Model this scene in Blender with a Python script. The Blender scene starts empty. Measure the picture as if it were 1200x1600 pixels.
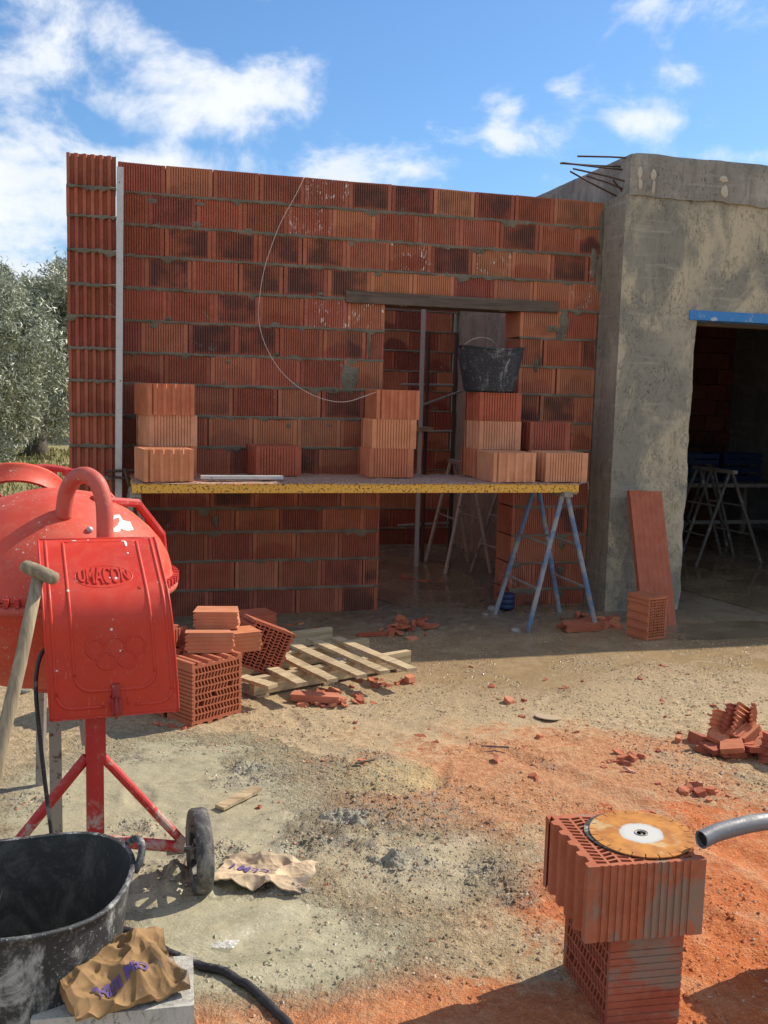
import bpy, math, random
import numpy as np
from mathutils import Vector, Matrix, Euler
random.seed(7); rng = np.random.default_rng(7)
PI = math.pi
scn = bpy.context.scene
col = scn.collection
# ------------------------------------------------------------------ camera
CH = 1.53; PT = .118; RL = .026; FPX = 1550.
cp, sp, cr, sr = math.cos(PT), math.sin(PT), math.cos(RL), math.sin(RL)
FW = np.array([0, cp, -sp]); U0 = np.array([0, sp, cp]); R0 = np.array([1., 0, 0])
RR = R0*cr + U0*sr; UU = -R0*sr + U0*cr; CC = np.array([0, 0, CH])
cam = bpy.data.cameras.new('camera'); co = bpy.data.objects.new('camera', cam); col.objects.link(co)
cam.sensor_fit = 'VERTICAL'; cam.sensor_height = 36; cam.lens = 36*FPX/1600; cam.clip_end = 2000; cam.clip_start = .05
m = Matrix.Identity(4)
for i in range(3):
    m[i][0] = RR[i]; m[i][1] = UU[i]; m[i][2] = -FW[i]; m[i][3] = CC[i]
co.matrix_world = m
scn.camera = co
def ray(x, y): return FW + RR*(x-600)/FPX - UU*(y-800)/FPX
def G(x, y, z=0):
    d = ray(x, y); return CC + d*(z-CH)/d[2]
# ------------------------------------------------------------------ sun and sky
SAZ, SEL = math.radians(32), math.radians(40.5)      # azimuth from +X to +Y
SD = Vector((math.cos(SEL)*math.cos(SAZ), math.cos(SEL)*math.sin(SAZ), math.sin(SEL)))
sl = bpy.data.lights.new('sun', 'SUN'); sl.energy = 5.0; sl.angle = math.radians(.5); sl.color = (1, .90, .75)
so = bpy.data.objects.new('sun', sl); col.objects.link(so); so.rotation_euler = SD.to_track_quat('Z', 'Y').to_euler(); so.location = (8, 5, 12)
W = bpy.data.worlds.new('World'); scn.world = W; W.use_nodes = True
nt = W.node_tree; nt.nodes.clear()
def N(nt, t, **k):
    n = nt.nodes.new(t)
    for a, b in k.items():
        if a.startswith('i_'): n.inputs[a[2:].replace('_', ' ')].default_value = b
        else: setattr(n, a, b)
    return n
def Lk(nt, a, b): nt.links.new(a, b)
def mth(nt, op, a, b=None, c=None, clamp=False):
    n = nt.nodes.new('ShaderNodeMath'); n.operation = op; n.use_clamp = clamp
    for i, q in enumerate((a, b, c)):
        if q is None: continue
        if isinstance(q, (int, float)): n.inputs[i].default_value = q
        else: nt.links.new(q, n.inputs[i])
    return n.outputs[0]
def vmth(nt, op, a, b=None):
    n = nt.nodes.new('ShaderNodeVectorMath'); n.operation = op
    for i, q in enumerate((a, b)):
        if q is None: continue
        if isinstance(q, (tuple, list)): n.inputs[i].default_value = q
        else: nt.links.new(q, n.inputs[i])
    return n.outputs['Value'] if op in ('DISTANCE', 'LENGTH', 'DOT_PRODUCT') else n.outputs[0]
def mixc(nt, f, a, b, mode='MIX'):
    n = nt.nodes.new('ShaderNodeMix'); n.data_type = 'RGBA'; n.blend_type = mode
    for i, q in ((0, f), (6, a), (7, b)):
        if isinstance(q, (int, float)): n.inputs[i].default_value = q
        elif isinstance(q, (tuple, list)): n.inputs[i].default_value = tuple(q[:3])+(1,)
        else: nt.links.new(q, n.inputs[i])
    return n.outputs[2]
def ramp(nt, f, lo, hi, a=0., b=1.):
    n = nt.nodes.new('ShaderNodeMapRange'); n.interpolation_type = 'SMOOTHSTEP'
    n.inputs[1].default_value = lo; n.inputs[2].default_value = hi; n.inputs[3].default_value = a; n.inputs[4].default_value = b
    nt.links.new(f, n.inputs[0]); return n.outputs[0]
def noise(nt, vec, scale, detail=4, rough=.55, dist=0., lac=2.):
    n = nt.nodes.new('ShaderNodeTexNoise'); n.inputs['Scale'].default_value = scale; n.inputs['Detail'].default_value = detail
    n.inputs['Roughness'].default_value = rough; n.inputs['Distortion'].default_value = dist; n.inputs['Lacunarity'].default_value = lac
    if vec is not None: nt.links.new(vec, n.inputs['Vector'])
    return n.outputs[0]
def mapping(nt, vec, sc=(1, 1, 1), loc=(0, 0, 0), rot=(0, 0, 0)):
    n = nt.nodes.new('ShaderNodeMapping'); n.inputs['Scale'].default_value = sc; n.inputs['Location'].default_value = loc; n.inputs['Rotation'].default_value = rot
    nt.links.new(vec, n.inputs['Vector']); return n.outputs[0]
out = N(nt, 'ShaderNodeOutputWorld'); bg = N(nt, 'ShaderNodeBackground'); bg.inputs['Strength'].default_value = .12
sky = N(nt, 'ShaderNodeTexSky', sky_type='NISHITA', sun_disc=False)
sky.sun_elevation = SEL; sky.sun_rotation = PI/2 - SAZ; sky.air_density = 1.1; sky.dust_density = .6; sky.ozone_density = 3.0
tc = N(nt, 'ShaderNodeTexCoord'); dr = vmth(nt, 'NORMALIZE', tc.outputs['Generated'])
def blob(px, py, r, amp, sx=1., sz=1.):
    d = ray(px, py); d = d/np.linalg.norm(d)
    df = vmth(nt, 'SUBTRACT', dr, tuple(d)); df = vmth(nt, 'MULTIPLY', df, (1/sx, 1, 1/sz))
    l = vmth(nt, 'LENGTH', df)
    return mth(nt, 'MULTIPLY', ramp(nt, l, r*1.42, 0., 0., 1.), amp)
acc = None
for b in [(20, 70, .105, .66, 1.2, .62), (170, 45, .07, .62, 1.3, .6), (270, 110, .06, .52, 1.3, .6), (450, 105, .062, .74, 1., .85), (410, 40, .05, .40, .7, 1.), (330, 175, .07, .50, 1.7, .5),
          (20, 340, .12, .70, 1.3, .75), (250, 275, .10, .56, 2.4, .36), (500, 285, .08, .60, 2.2, .36), (640, 270, .05, .5, 1.5, .4), (830, 210, .05, .50, 1.2, .5), (790, 165, .04, .42, 1., .5), (1015, 190, .036, .58, 1.4, .5),
          (1180, 245, .035, .55, 1.5, .4), (870, 135, .02, .42, 1., .5), (1190, 75, .03, .26, 1., 1.), (1060, 112, .03, .34, 1.3, .4), (985, 8, .03, .26, 1.4, .5)]:
    q = blob(*b); acc = q if acc is None else mth(nt, 'MAXIMUM', acc, q)
sxy = N(nt, 'ShaderNodeSeparateXYZ'); Lk(nt, dr, sxy.inputs[0])
acc = mth(nt, 'MAXIMUM', acc, ramp(nt, sxy.outputs[1], .45, -.25, 0., .58))      # unseen cloud added behind the camera to whiten the fill light
nz = noise(nt, mapping(nt, dr, (1, 1, 1.5)), 8.0, 12, .60, .30)
nz2 = noise(nt, mapping(nt, dr, (1, 1, 1.4)), 26, 6, .6, .3)
den = mth(nt, 'ADD', mth(nt, 'MULTIPLY', mth(nt, 'SUBTRACT', nz, .5), 2.9), mth(nt, 'MULTIPLY', mth(nt, 'SUBTRACT', nz2, .5), .35))
den = mth(nt, 'ADD', den, acc)
cov = ramp(nt, den, .22, .92)
thick = ramp(nt, den, .6, 1.3)
greyn = ramp(nt, noise(nt, mapping(nt, dr, (1, 1, 2.2), (3, 1, 2)), 5, 5, .5), .38, .62)
ccol = mixc(nt, mth(nt, 'MULTIPLY', thick, greyn), (6.9, 7.1, 7.4), (3.6, 4.1, 4.8))
skc = mixc(nt, 1., sky.outputs[0], (.62, .84, 1.04), 'MULTIPLY')
cc = mixc(nt, mth(nt, 'MULTIPLY', cov, .93), skc, ccol)
Lk(nt, cc, bg.inputs['Color']); Lk(nt, bg.outputs[0], out.inputs[0])
vs = scn.view_settings; vs.view_transform = 'Standard'; vs.look = 'None'; vs.exposure = .30; vs.gamma = 1; vs.use_curve_mapping = False
scn.render.engine = 'CYCLES'

# ------------------------------------------------------------------ frames
TH = .272; W0 = np.array([-1.462, 6.538, 0.]); WD = np.array([math.cos(TH), math.sin(TH), 0]); WN = np.array([math.sin(TH), -math.cos(TH), 0])
def S(s, off=0., z=0.): return W0 + WD*s + WN*off + np.array([0, 0, z])

# ------------------------------------------------------------------ numpy value noise
_T = rng.random(65536)
def vn2(x, y, seed=0):
    xi = np.floor(x).astype(np.int64); yi = np.floor(y).astype(np.int64); fx = x-xi; fy = y-yi
    fx = fx*fx*(3-2*fx); fy = fy*fy*(3-2*fy)
    h = lambda a, b: _T[((a*73856093) ^ (b*19349663) ^ (seed*83492791+977)) & 65535]
    return (h(xi, yi)*(1-fx)+h(xi+1, yi)*fx)*(1-fy) + (h(xi, yi+1)*(1-fx)+h(xi+1, yi+1)*fx)*fy
def fbm(x, y, o=4, seed=0):
    a = .5; s = 0; t = 0
    for i in range(o):
        s = s + a*vn2(x*2**i+17.3*i, y*2**i-9.1*i, seed+i); t += a; a *= .5
    return s/t - .5
CL = [(G(540, 1285), .20, .022), (G(620, 1350), .14, .020), (G(480, 1320), .12, .014), (G(400, 1215), .16, .010), (G(282, 1372), .13, .045), (G(350, 1335), .08, .016),
      (G(640, 1265), .20, .010), (G(560, 1200), .2, .008), (G(770, 1365), .1, .015), (G(800, 1400), .07, .016), (G(60, 1262), .10, .018), (G(225, 1300), .12, .014),
      (S(.6, .12), .5, .012), (S(1.6, .35), .5, .018), (S(2.6, .3), .5, .015), (G(380, 1190), .15, .012)]
_fr = random.Random(21); FT = []
for _k in range(26):
    FT.append((_fr.uniform(-.9, 2.2), _fr.uniform(2.5, 5.4), _fr.uniform(0, PI), _fr.uniform(.10, .15), _fr.uniform(.035, .055)))
def feet(x, y):
    h = 0
    for (a, b, t, rx, ry) in FT:
        dx = (x-a)*math.cos(t)+(y-b)*math.sin(t); dy = -(x-a)*math.sin(t)+(y-b)*math.cos(t); q = (dx/rx)**2+(dy/ry)**2
        h = h - .013*np.exp(-q**2*.8) + .007*np.exp(-(q-1.7)**2*2.)
    for (c0, r0, w) in ((( -2.2, 1.2), 3.55, .05), ((-2.2, 1.2), 4.0, .05), ((3.4, -1.0), 5.2, .045)):
        d = np.hypot(x-c0[0], y-c0[1])-r0; h = h - .011*np.exp(-(d/w)**2) + .005*np.exp(-((np.abs(d)-w*1.9)/(w*.6))**2)
    return h
def gh(x, y):
    x = np.asarray(x, float); y = np.asarray(y, float)
    near = np.exp(-((y-3.0)/2.6)**2)
    slr = np.clip(1.3-np.hypot((x+.72)/.62, (y-3.15)/.95), 0, .8)
    h = fbm(x*1.3, y*1.3, 3, 1)*.030*near + feet(x, y)*near + fbm(x*7, y*7, 4, 5)*.016*near*(1-slr) + np.abs(fbm(x*24, y*24, 4, 15))*.024*near*(1-slr)
    wx_ = x+fbm(x*2.2, y*2.2, 3, 41)*.5; h = h + slr*(1-np.abs(fbm(wx_*8, y*13, 3, 43))*6)*.0055
    for P, r, a in CL:
        w = np.exp(-(((x-P[0])**2+(y-P[1])**2)/r**2))
        rn = np.abs(fbm(x*16, y*16, 4, 9))*4 + .5*fbm(x*45, y*45, 2, 3)
        h = h + w*a*1.3*np.clip(rn, 0, 2)
    fade = np.clip((y-6.3)/.8, 0, 1)
    return h*(1-fade*.55) + fade*fbm(x*3, y*3, 4, 21)*.012
def ghf(x, y): return float(gh(x, y))

# ------------------------------------------------------------------ mesh builder
class MB:
    def __init__(s): s.v = []; s.f = []; s.a = []; s.b = []; s.uv = []; s.mi = []; s.sm = []; s.CA = (1, 1, 1, 1); s.CB = (0, 0, 0, 0); s.MI = 0; s.SM = False
    def face(s, vs, uv=None):
        n = len(s.v); s.v += [tuple(p) for p in vs]; s.f.append(tuple(range(n, n+len(vs)))); s._t(uv, len(vs))
    def _t(s, uv, n): s.a.append(s.CA); s.b.append(s.CB); s.uv.append(uv if uv else [(0, 0)]*n); s.mi.append(s.MI); s.sm.append(s.SM)
    def mesh(s, vs, fs, uvs=None):
        n = len(s.v); s.v += [tuple(p) for p in vs]
        for i, f in enumerate(fs): s.f.append(tuple(n+k for k in f)); s._t(uvs[i] if uvs else None, len(f))
    def box(s, a, b, M=None, jit=0.):
        vs = [(x, y, z) for z in (a[2], b[2]) for y in (a[1], b[1]) for x in (a[0], b[0])]
        if jit: vs = [tuple(c+random.uniform(-jit, jit) for c in p) for p in vs]
        if M is not None: vs = [tuple(M @ Vector(p)) for p in vs]
        s.mesh(vs, [(0, 2, 3, 1), (4, 5, 7, 6), (0, 1, 5, 4), (2, 6, 7, 3), (0, 4, 6, 2), (1, 3, 7, 5)])
    def tube(s, pts, r, n=10, caps=True, sq=1.):
        pts = [Vector(p) for p in pts]; rs = r if isinstance(r, (list, tuple)) else [r]*len(pts)
        vs = []; up = None
        for i, p in enumerate(pts):
            t = (pts[min(i+1, len(pts)-1)]-pts[max(i-1, 0)]).normalized()
            if up is None:
                up = Vector((0, 0, 1)) if abs(t.z) < .9 else Vector((0, 1, 0))
            x = t.cross(up).normalized(); y = x.cross(t).normalized(); up = y
            for k in range(n):
                a = 2*PI*(k+.5)/n; vs.append(tuple(p + x*math.cos(a)*rs[i] + y*math.sin(a)*rs[i]*sq))
        fs = []
        for i in range(len(pts)-1):
            for k in range(n):
                fs.append((i*n+k, i*n+(k+1) % n, (i+1)*n+(k+1) % n, (i+1)*n+k))
        if caps: fs.append(tuple(range(n-1, -1, -1))); fs.append(tuple((len(pts)-1)*n+k for k in range(n)))
        s.mesh(vs, fs)
    def bar(s, a, b, w, t=None):                       # square bar
        s.tube([a, b], [w*.7071]*2, 4, True)
    def lathe(s, prof, n=48, M=None, arc=(0, 2*PI), closed=True):
        vs = []; m_ = n if closed else n+1
        for r, z in prof:
            for k in range(m_):
                a = arc[0]+(arc[1]-arc[0])*k/n; vs.append((r*math.cos(a), r*math.sin(a), z))
        if M is not None: vs = [tuple(M @ Vector(p)) for p in vs]
        fs = []
        for i in range(len(prof)-1):
            for k in range(n):
                k2 = (k+1) % m_; fs.append((i*m_+k, i*m_+k2, (i+1)*m_+k2, (i+1)*m_+k))
        s.mesh(vs, fs)
    def torus(s, R, r, M=None, n=48, k=10, a0=0, a1=2*PI):
        pts = []; full = abs(a1-a0-2*PI) < 1e-6
        vs = []
        for i in range(n+(0 if full else 1)):
            a = a0+(a1-a0)*i/n
            for j in range(k):
                b = 2*PI*j/k; vs.append(((R+r*math.cos(b))*math.cos(a), (R+r*math.cos(b))*math.sin(a), r*math.sin(b)))
        if M is not None: vs = [tuple(M @ Vector(p)) for p in vs]
        L = len(vs)//k; fs = []
        for i in range(n):
            i2 = (i+1) % L
            for j in range(k): fs.append((i*k+j, i2*k+j, i2*k+(j+1) % k, i*k+(j+1) % k))
        s.mesh(vs, fs)
    def data(s, name, mats):
        me = bpy.data.meshes.new(name); me.from_pydata(s.v, [], s.f)
        for m_ in (mats if isinstance(mats, (list, tuple)) else [mats]): me.materials.append(m_)
        me.polygons.foreach_set('material_index', s.mi); me.polygons.foreach_set('use_smooth', s.sm)
        if any(c != (1, 1, 1, 1) for c in s.a) or any(c != (0, 0, 0, 0) for c in s.b):
            lt = [len(f) for f in s.f]
            for nm, dt in (('ca', s.a), ('cb', s.b)):
                at = me.attributes.new(nm, 'FLOAT_COLOR', 'CORNER')
                arr = np.repeat(np.array(dt, dtype=np.float32), lt, axis=0); at.data.foreach_set('color', arr.ravel())
            uvl = me.uv_layers.new(name='UVMap'); uvl.data.foreach_set('uv', np.array([c for f in s.uv for c in f], dtype=np.float32).ravel())
        me.update(); return me
    def build(s, name, mats, parent=None, smooth=None, ang=None):
        if smooth is not None: s.sm = [smooth]*len(s.f)
        me = s.data(name, mats)
        if ang: me.set_sharp_from_angle(angle=math.radians(ang))
        return link(name, me, parent)
def link(name, me, parent=None):
    o = bpy.data.objects.new(name, me); col.objects.link(o)
    if parent is not None: o.parent = parent
    return o
def npmesh(name, V, Fq, mat, parent=None, smooth=False):
    me = bpy.data.meshes.new(name); V = np.asarray(V, np.float32); Fq = np.asarray(Fq, np.int32); k = Fq.shape[1]
    me.vertices.add(len(V)); me.vertices.foreach_set('co', V.ravel())
    me.loops.add(Fq.size); me.loops.foreach_set('vertex_index', Fq.ravel())
    me.polygons.add(len(Fq)); me.polygons.foreach_set('loop_start', np.arange(0, Fq.size, k, dtype=np.int32))
    me.polygons.foreach_set('use_smooth', np.full(len(Fq), smooth))
    me.update(calc_edges=True); me.validate(); me.materials.append(mat)
    return link(name, me, parent)
def tag(o, label=None, cat=None, group=None, kind=None):
    if label: o['label'] = label
    if cat: o['category'] = cat
    if group: o['group'] = group
    if kind: o['kind'] = kind
    return o
def empty(name, loc=(0, 0, 0), rz=0., rot=None):
    o = bpy.data.objects.new(name, None); col.objects.link(o); o.location = tuple(loc); o.empty_display_size = .1
    o.rotation_euler = rot if rot else (0, 0, rz); return o
def dupe(src, loc, rot, label=None, group=None, color=None, scale=None):
    c = src.copy(); col.objects.link(c); c.location = tuple(loc); c.rotation_euler = rot
    if scale is not None: c.scale = scale if isinstance(scale, tuple) else (scale,)*3
    if label: c['label'] = label
    if group: c['group'] = group
    if color: c.color = color
    for ch in src.children:
        d = ch.copy(); col.objects.link(d); d.parent = c
        if color: d.color = color
    return c

# ------------------------------------------------------------------ materials
def newmat(name, base=(.5, .5, .5), rough=.7, metal=0., spec=.5):
    m_ = bpy.data.materials.new(name); m_.use_nodes = True; t = m_.node_tree
    b = t.nodes['Principled BSDF']; b.inputs['Base Color'].default_value = tuple(base)+(1,); b.inputs['Roughness'].default_value = rough
    b.inputs['Metallic'].default_value = metal; b.inputs['Specular IOR Level'].default_value = spec
    return m_, t, b
def objc(t): return N(t, 'ShaderNodeTexCoord').outputs['Object']
def geoc(t): return N(t, 'ShaderNodeNewGeometry').outputs['Position']
def bump(t, b, h, dist=.004, strength=1., prev=None):
    n = N(t, 'ShaderNodeBump'); n.inputs['Distance'].default_value = dist; n.inputs['Strength'].default_value = strength
    Lk(t, h, n.inputs['Height'])
    if prev is not None: Lk(t, prev, n.inputs['Normal'])
    Lk(t, n.outputs[0], b.inputs['Normal']); return n.outputs[0]

def mat_brick(name, objcol=False, facemask=False):
    m_, t, b = newmat(name, rough=.82, spec=.25)
    P = objc(t)
    if objcol:
        oi = N(t, 'ShaderNodeObjectInfo'); base = oi.outputs['Color']; alpha = oi.outputs['Alpha']
        rnd = oi.outputs['Random']; ofs = N(t, 'ShaderNodeCombineXYZ'); Lk(t, mth(t, 'MULTIPLY', rnd, 37.), ofs.inputs[0]); Lk(t, mth(t, 'MULTIPLY', rnd, 91.), ofs.inputs[2])
        P2 = vmth(t, 'ADD', P, ofs.outputs[0])
    else:
        an = N(t, 'ShaderNodeAttribute', attribute_name='ca'); base = an.outputs['Color']; alpha = an.outputs['Alpha']; P2 = P
    n1 = noise(t, P2, 9, 5, .6); n2 = noise(t, P2, 60, 4, .6); n3 = noise(t, mapping(t, P2, (30, 30, 4)), 3, 3, .6)
    c = mixc(t, ramp(t, n1, .3, .7), base, mixc(t, 1., base, (.80, .74, .70), 'MULTIPLY'))
    c = mixc(t, mth(t, 'MULTIPLY', ramp(t, n2, .45, .75), .35), c, mixc(t, .5, base, (.50, .24, .15)))
    c = mixc(t, mth(t, 'MULTIPLY', ramp(t, n3, .5, .75), .25), c, (.36, .23, .16))
    if not objcol:
        bn = N(t, 'ShaderNodeAttribute', attribute_name='cb'); sb = N(t, 'ShaderNodeSeparateColor'); Lk(t, bn.outputs['Color'], sb.inputs[0])
        uv = N(t, 'ShaderNodeUVMap', uv_map='UVMap').outputs[0]; su = N(t, 'ShaderNodeSeparateXYZ'); Lk(t, uv, su.inputs[0])
        u, v = su.outputs[0], su.outputs[1]
        inx = mth(t, 'MULTIPLY', ramp(t, u, .06, .16), ramp(t, u, .95, .86)); inz = mth(t, 'MULTIPLY', ramp(t, v, .02, .14), ramp(t, v, 1.0, .90))
        box = mth(t, 'MULTIPLY', inx, inz)
        blot = ramp(t, mth(t, 'ADD', noise(t, P2, 6.5, 3, .5), mth(t, 'MULTIPLY', sb.outputs[0], .26)), .50, .84)   # kiln-flashed dark centre
        c = mixc(t, mth(t, 'MULTIPLY', mth(t, 'MULTIPLY', mth(t, 'MULTIPLY', box, blot), ramp(t, sb.outputs[0], .25, .9)), .78), c, (.075, .042, .036))
        # pale flash in the middle or along an arc
        dx = mth(t, 'MULTIPLY', mth(t, 'SUBTRACT', u, .5), mth(t, 'SUBTRACT', u, .5))
        arc = mth(t, 'SUBTRACT', v, mth(t, 'ADD', mth(t, 'MULTIPLY', dx, -1.2), mth(t, 'MULTIPLY', noise(t, P2, 5.5, 2), 1.1)))
        fl = mth(t, 'MULTIPLY', ramp(t, arc, -.12, .10), sb.outputs[1])
        c = mixc(t, mth(t, 'MULTIPLY', fl, .62), c, (.50, .20, .10))
        # lime streaks following the ribs
        st = noise(t, mapping(t, P2, (75, 75, 26)), 1., 3, .7)
        st2 = noise(t, P2, 11, 2, .5)
        ef = mth(t, 'MULTIPLY', mth(t, 'MULTIPLY', ramp(t, st, .57, .63), ramp(t, st2, .46, .58)), sb.outputs[2])
        c = mixc(t, ef, c, (.72, .68, .62))
    # mortar smears
    sm_ = noise(t, P2, 14, 6, .65, .6)
    k = mth(t, 'SUBTRACT', 1., alpha) if not objcol else mth(t, 'SUBTRACT', 1., alpha)
    th = mth(t, 'SUBTRACT', .72, mth(t, 'MULTIPLY', k, .25))
    f = mth(t, 'MULTIPLY', mth(t, 'GREATER_THAN', sm_, th), 1.)
    f = ramp(t, mth(t, 'SUBTRACT', sm_, th), -.015, .03, 0., .8)
    if facemask:
        sp_ = N(t, 'ShaderNodeSeparateXYZ'); Lk(t, P, sp_.inputs[0]); ay = mth(t, 'ABSOLUTE', sp_.outputs[1])
        s2 = noise(t, mapping(t, P, (16, 16, 4.5)), 1., 7, .72, .3); s3 = noise(t, P, 5, 4, .6)
        f = mth(t, 'MULTIPLY', mth(t, 'GREATER_THAN', ay, .128), ramp(t, mth(t, 'ADD', mth(t, 'MULTIPLY', s2, .55), mth(t, 'MULTIPLY', s3, .45)), .485, .57, 0., .72))
    c = mixc(t, f, c, (.22, .20, .155))
    Lk(t, c, b.inputs['Base Color'])
    bump(t, b, mth(t, 'ADD', mth(t, 'MULTIPLY', n2, .6), mth(t, 'MULTIPLY', n1, .6)), .003, .6)
    return m_
M_WB = mat_brick('fired_clay_wall'); M_BR = mat_brick('fired_clay_block', True); M_FGB = mat_brick('cement_filmed_block', True, True)
def mat_mortar():
    m_, t, b = newmat('mortar', rough=.95, spec=.15); P = objc(t)
    n1 = noise(t, P, 6, 5); n2 = noise(t, P, 90, 5, .65)
    Lk(t, mixc(t, ramp(t, n1, .3, .7), (.145, .13, .098), (.22, .198, .148)), b.inputs['Base Color'])
    bump(t, b, n2, .008, .9); return m_
M_MO = mat_mortar()
M_HEAP = None
def mat_concrete(name, A, B, Cc, seed=0., wet=0., sc=1.):
    m_, t, b = newmat(name, rough=.93, spec=.2); P = mapping(t, objc(t), (1, 1, 1), (seed, seed*2, seed*.5))
    n1 = noise(t, mapping(t, P, (1, 1, .7)), 2.2*sc, 8, .68, .5); n2 = noise(t, mapping(t, P, (1, 1, .5)), 1.3*sc, 7, .62, .8); n3 = noise(t, mapping(t, P, (1, 1, .45)), 80, 6, .8, .5); n4 = noise(t, mapping(t, P, (1, 1, .6)), 22, 6, .75, .6); n5 = noise(t, P, 3.2, 4, .6, .5)
    c = mixc(t, ramp(t, n1, .45, .60), A, B); c = mixc(t, ramp(t, n2, .50, .60, 0, .75), c, Cc)
    c = mixc(t, mth(t, 'MULTIPLY', mth(t, 'MULTIPLY', ramp(t, n3, .53, .60), ramp(t, n5, .40, .62)), .75), c, (.035, .034, .028))
    c = mixc(t, mth(t, 'MULTIPLY', ramp(t, n4, .50, .66), .50), c, (.13, .12, .095))
    n6 = noise(t, mapping(t, P, (5, 5, .55)), 1.6, 7, .68, .4); c = mixc(t, mth(t, 'MULTIPLY', ramp(t, n6, .50, .66), .55), c, (.15, .145, .12))
    n7 = noise(t, mapping(t, P, (.8, .8, 9)), 2.4, 5, .6, .2); c = mixc(t, mth(t, 'MULTIPLY', ramp(t, n7, .56, .70), .35), c, (.48, .45, .36))
    Lk(t, c, b.inputs['Base Color'])
    bump(t, b, mth(t, 'ADD', mth(t, 'MULTIPLY', n3, .55), mth(t, 'MULTIPLY', n4, .8)), .010, .9); return m_
M_PLAS = mat_concrete('rough_render', (.265, .25, .20), (.52, .445, .31), (.33, .305, .24))
M_BEAM = mat_concrete('cast_concrete', (.31, .285, .24), (.41, .375, .315), (.26, .24, .20), 3.)
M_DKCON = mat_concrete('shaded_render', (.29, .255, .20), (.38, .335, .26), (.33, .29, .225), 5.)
M_GRYWALL = mat_concrete('grey_render', (.22, .22, .22), (.30, .30, .30), (.26, .26, .26), 8.)
def mat_metal(name, colr, rough=.45, metal=.0, rust=.4, rustc=(.10, .055, .035), dirt=(.36, .34, .29), dirtf=.4, sc=1., dust=None):
    m_, t, b = newmat(name, colr, rough, metal); P = objc(t)
    n1 = noise(t, P, 26*sc, 5, .65, .3); n2 = noise(t, P, 9*sc, 5, .6); n3 = noise(t, P, 120, 3, .6)
    c = mixc(t, ramp(t, n1, .70-rust*.35, .76-rust*.35), colr, rustc)
    c = mixc(t, mth(t, 'MULTIPLY', ramp(t, mth(t, 'ADD', mth(t, 'MULTIPLY', n2, .6), mth(t, 'MULTIPLY', n1, .4)), .66-dirtf*.3, .76-dirtf*.3), .9), c, dirt)
    Lk(t, c, b.inputs['Base Color'])
    r = ramp(t, n1, .3, .7, rough*.8, min(1, rough*1.5)); Lk(t, r, b.inputs['Roughness'])
    bump(t, b, mth(t, 'ADD', n3, n1), .0015, .4); return m_
M_TRD = mat_metal('dimmed_trestle_steel', (.10, .09, .08), .7, 0, .3)  # base darkened to carry the gloom of the right-hand room
M_TRL = mat_metal('brightened_trestle_steel', (.44, .39, .32), .7, 0, .3)  # base lightened to offset the dim light behind the doorway
M_BLUE = mat_metal('blue_paint', (.09, .17, .31), .6, 0, .5, (.13, .11, .10), (.30, .30, .29), .7, .6)
M_GREYM = mat_metal('weathered_steel', (.27, .24, .205), .6, .1, .4, (.10, .07, .05), (.34, .31, .26), .5)
M_YEL = mat_metal('yellow_plank_paint', (.74, .41, .062), .7, 0, .47, (.16, .085, .04), (.50, .42, .30), .12, 2.6)
M_PLTOP = mat_metal('plank_top_dirt', (.34, .25, .19), .9, 0, .6, (.28, .10, .06), (.46, .40, .33), .3, 2.)
M_LINT = mat_metal('blue_lintel_paint', (.035, .20, .50), .55, 0, .12, (.02, .12, .33), (.52, .54, .53), .42)
M_ALU = mat_metal('aluminium', (.50, .50, .49), .5, .35, .15, (.25, .23, .2), (.42, .40, .36), .35)
M_DARK = mat_metal('dark_metal', (.05, .05, .055), .5, .2, .3)
M_RUST = mat_metal('rusty_rebar', (.075, .045, .035), .85, .1, .4, (.12, .06, .04), (.1, .07, .05), .2)
def mat_red(name, base, spl, mud=.0, rough=.42, wear=.6):
    m_, t, b = newmat(name, base, rough, 0, .5); P = objc(t)
    n1 = noise(t, P, 5, 4); n2 = noise(t, P, 70, 3, .5); n3 = noise(t, P, 14, 6, .7, .5); n4 = noise(t, mapping(t, P, (22, 22, 8)), 6, 3, .6)
    c = mixc(t, ramp(t, n1, .3, .7), base, tuple(x*.84 for x in base))
    c = mixc(t, mth(t, 'MULTIPLY', ramp(t, n3, .46, .70), .34*wear), c, (.58, .26, .18))
    c = mixc(t, mth(t, 'MULTIPLY', mth(t, 'MULTIPLY', ramp(t, n4, .60, .68), ramp(t, n1, .42, .60)), .8*wear), c, (.42, .36, .30))
    nx1 = noise(t, P, 34, 5, .7, .3); c = mixc(t, ramp(t, nx1, .71, .74, 0, wear), c, (.16, .035, .02))
    vor = N(t, 'ShaderNodeTexVoronoi'); vor.inputs['Scale'].default_value = 42; Lk(t, P, vor.inputs['Vector'])
    spt = mth(t, 'MULTIPLY', ramp(t, vor.outputs['Distance'], .20, .12), mth(t, 'MULTIPLY', ramp(t, n3, spl, spl+.05), ramp(t, n1, .48, .60)))
    c = mixc(t, spt, c, (.72, .66, .58))
    if mud:
        sz = N(t, 'ShaderNodeSeparateXYZ'); Lk(t, geoc(t), sz.inputs[0])
        f = mth(t, 'MULTIPLY', ramp(t, mth(t, 'ADD', n3, mth(t, 'MULTIPLY', sz.outputs[2], -.35)), .42, .52), mud)
        c = mixc(t, f, c, (.40, .37, .30))
    Lk(t, c, b.inputs['Base Color']); Lk(t, ramp(t, n3, .3, .75, rough, rough+.35), b.inputs['Roughness'])
    bump(t, b, mth(t, 'ADD', n3, mth(t, 'MULTIPLY', n1, 2.)), .002, .35); return m_
M_RED = mat_red('mixer_red_paint', (.60, .036, .014), .58, 0, .36, .22)
M_DRUM = mat_red('drum_faded_red_paint', (.64, .072, .034), .52, 0, .45, .75)
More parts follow.
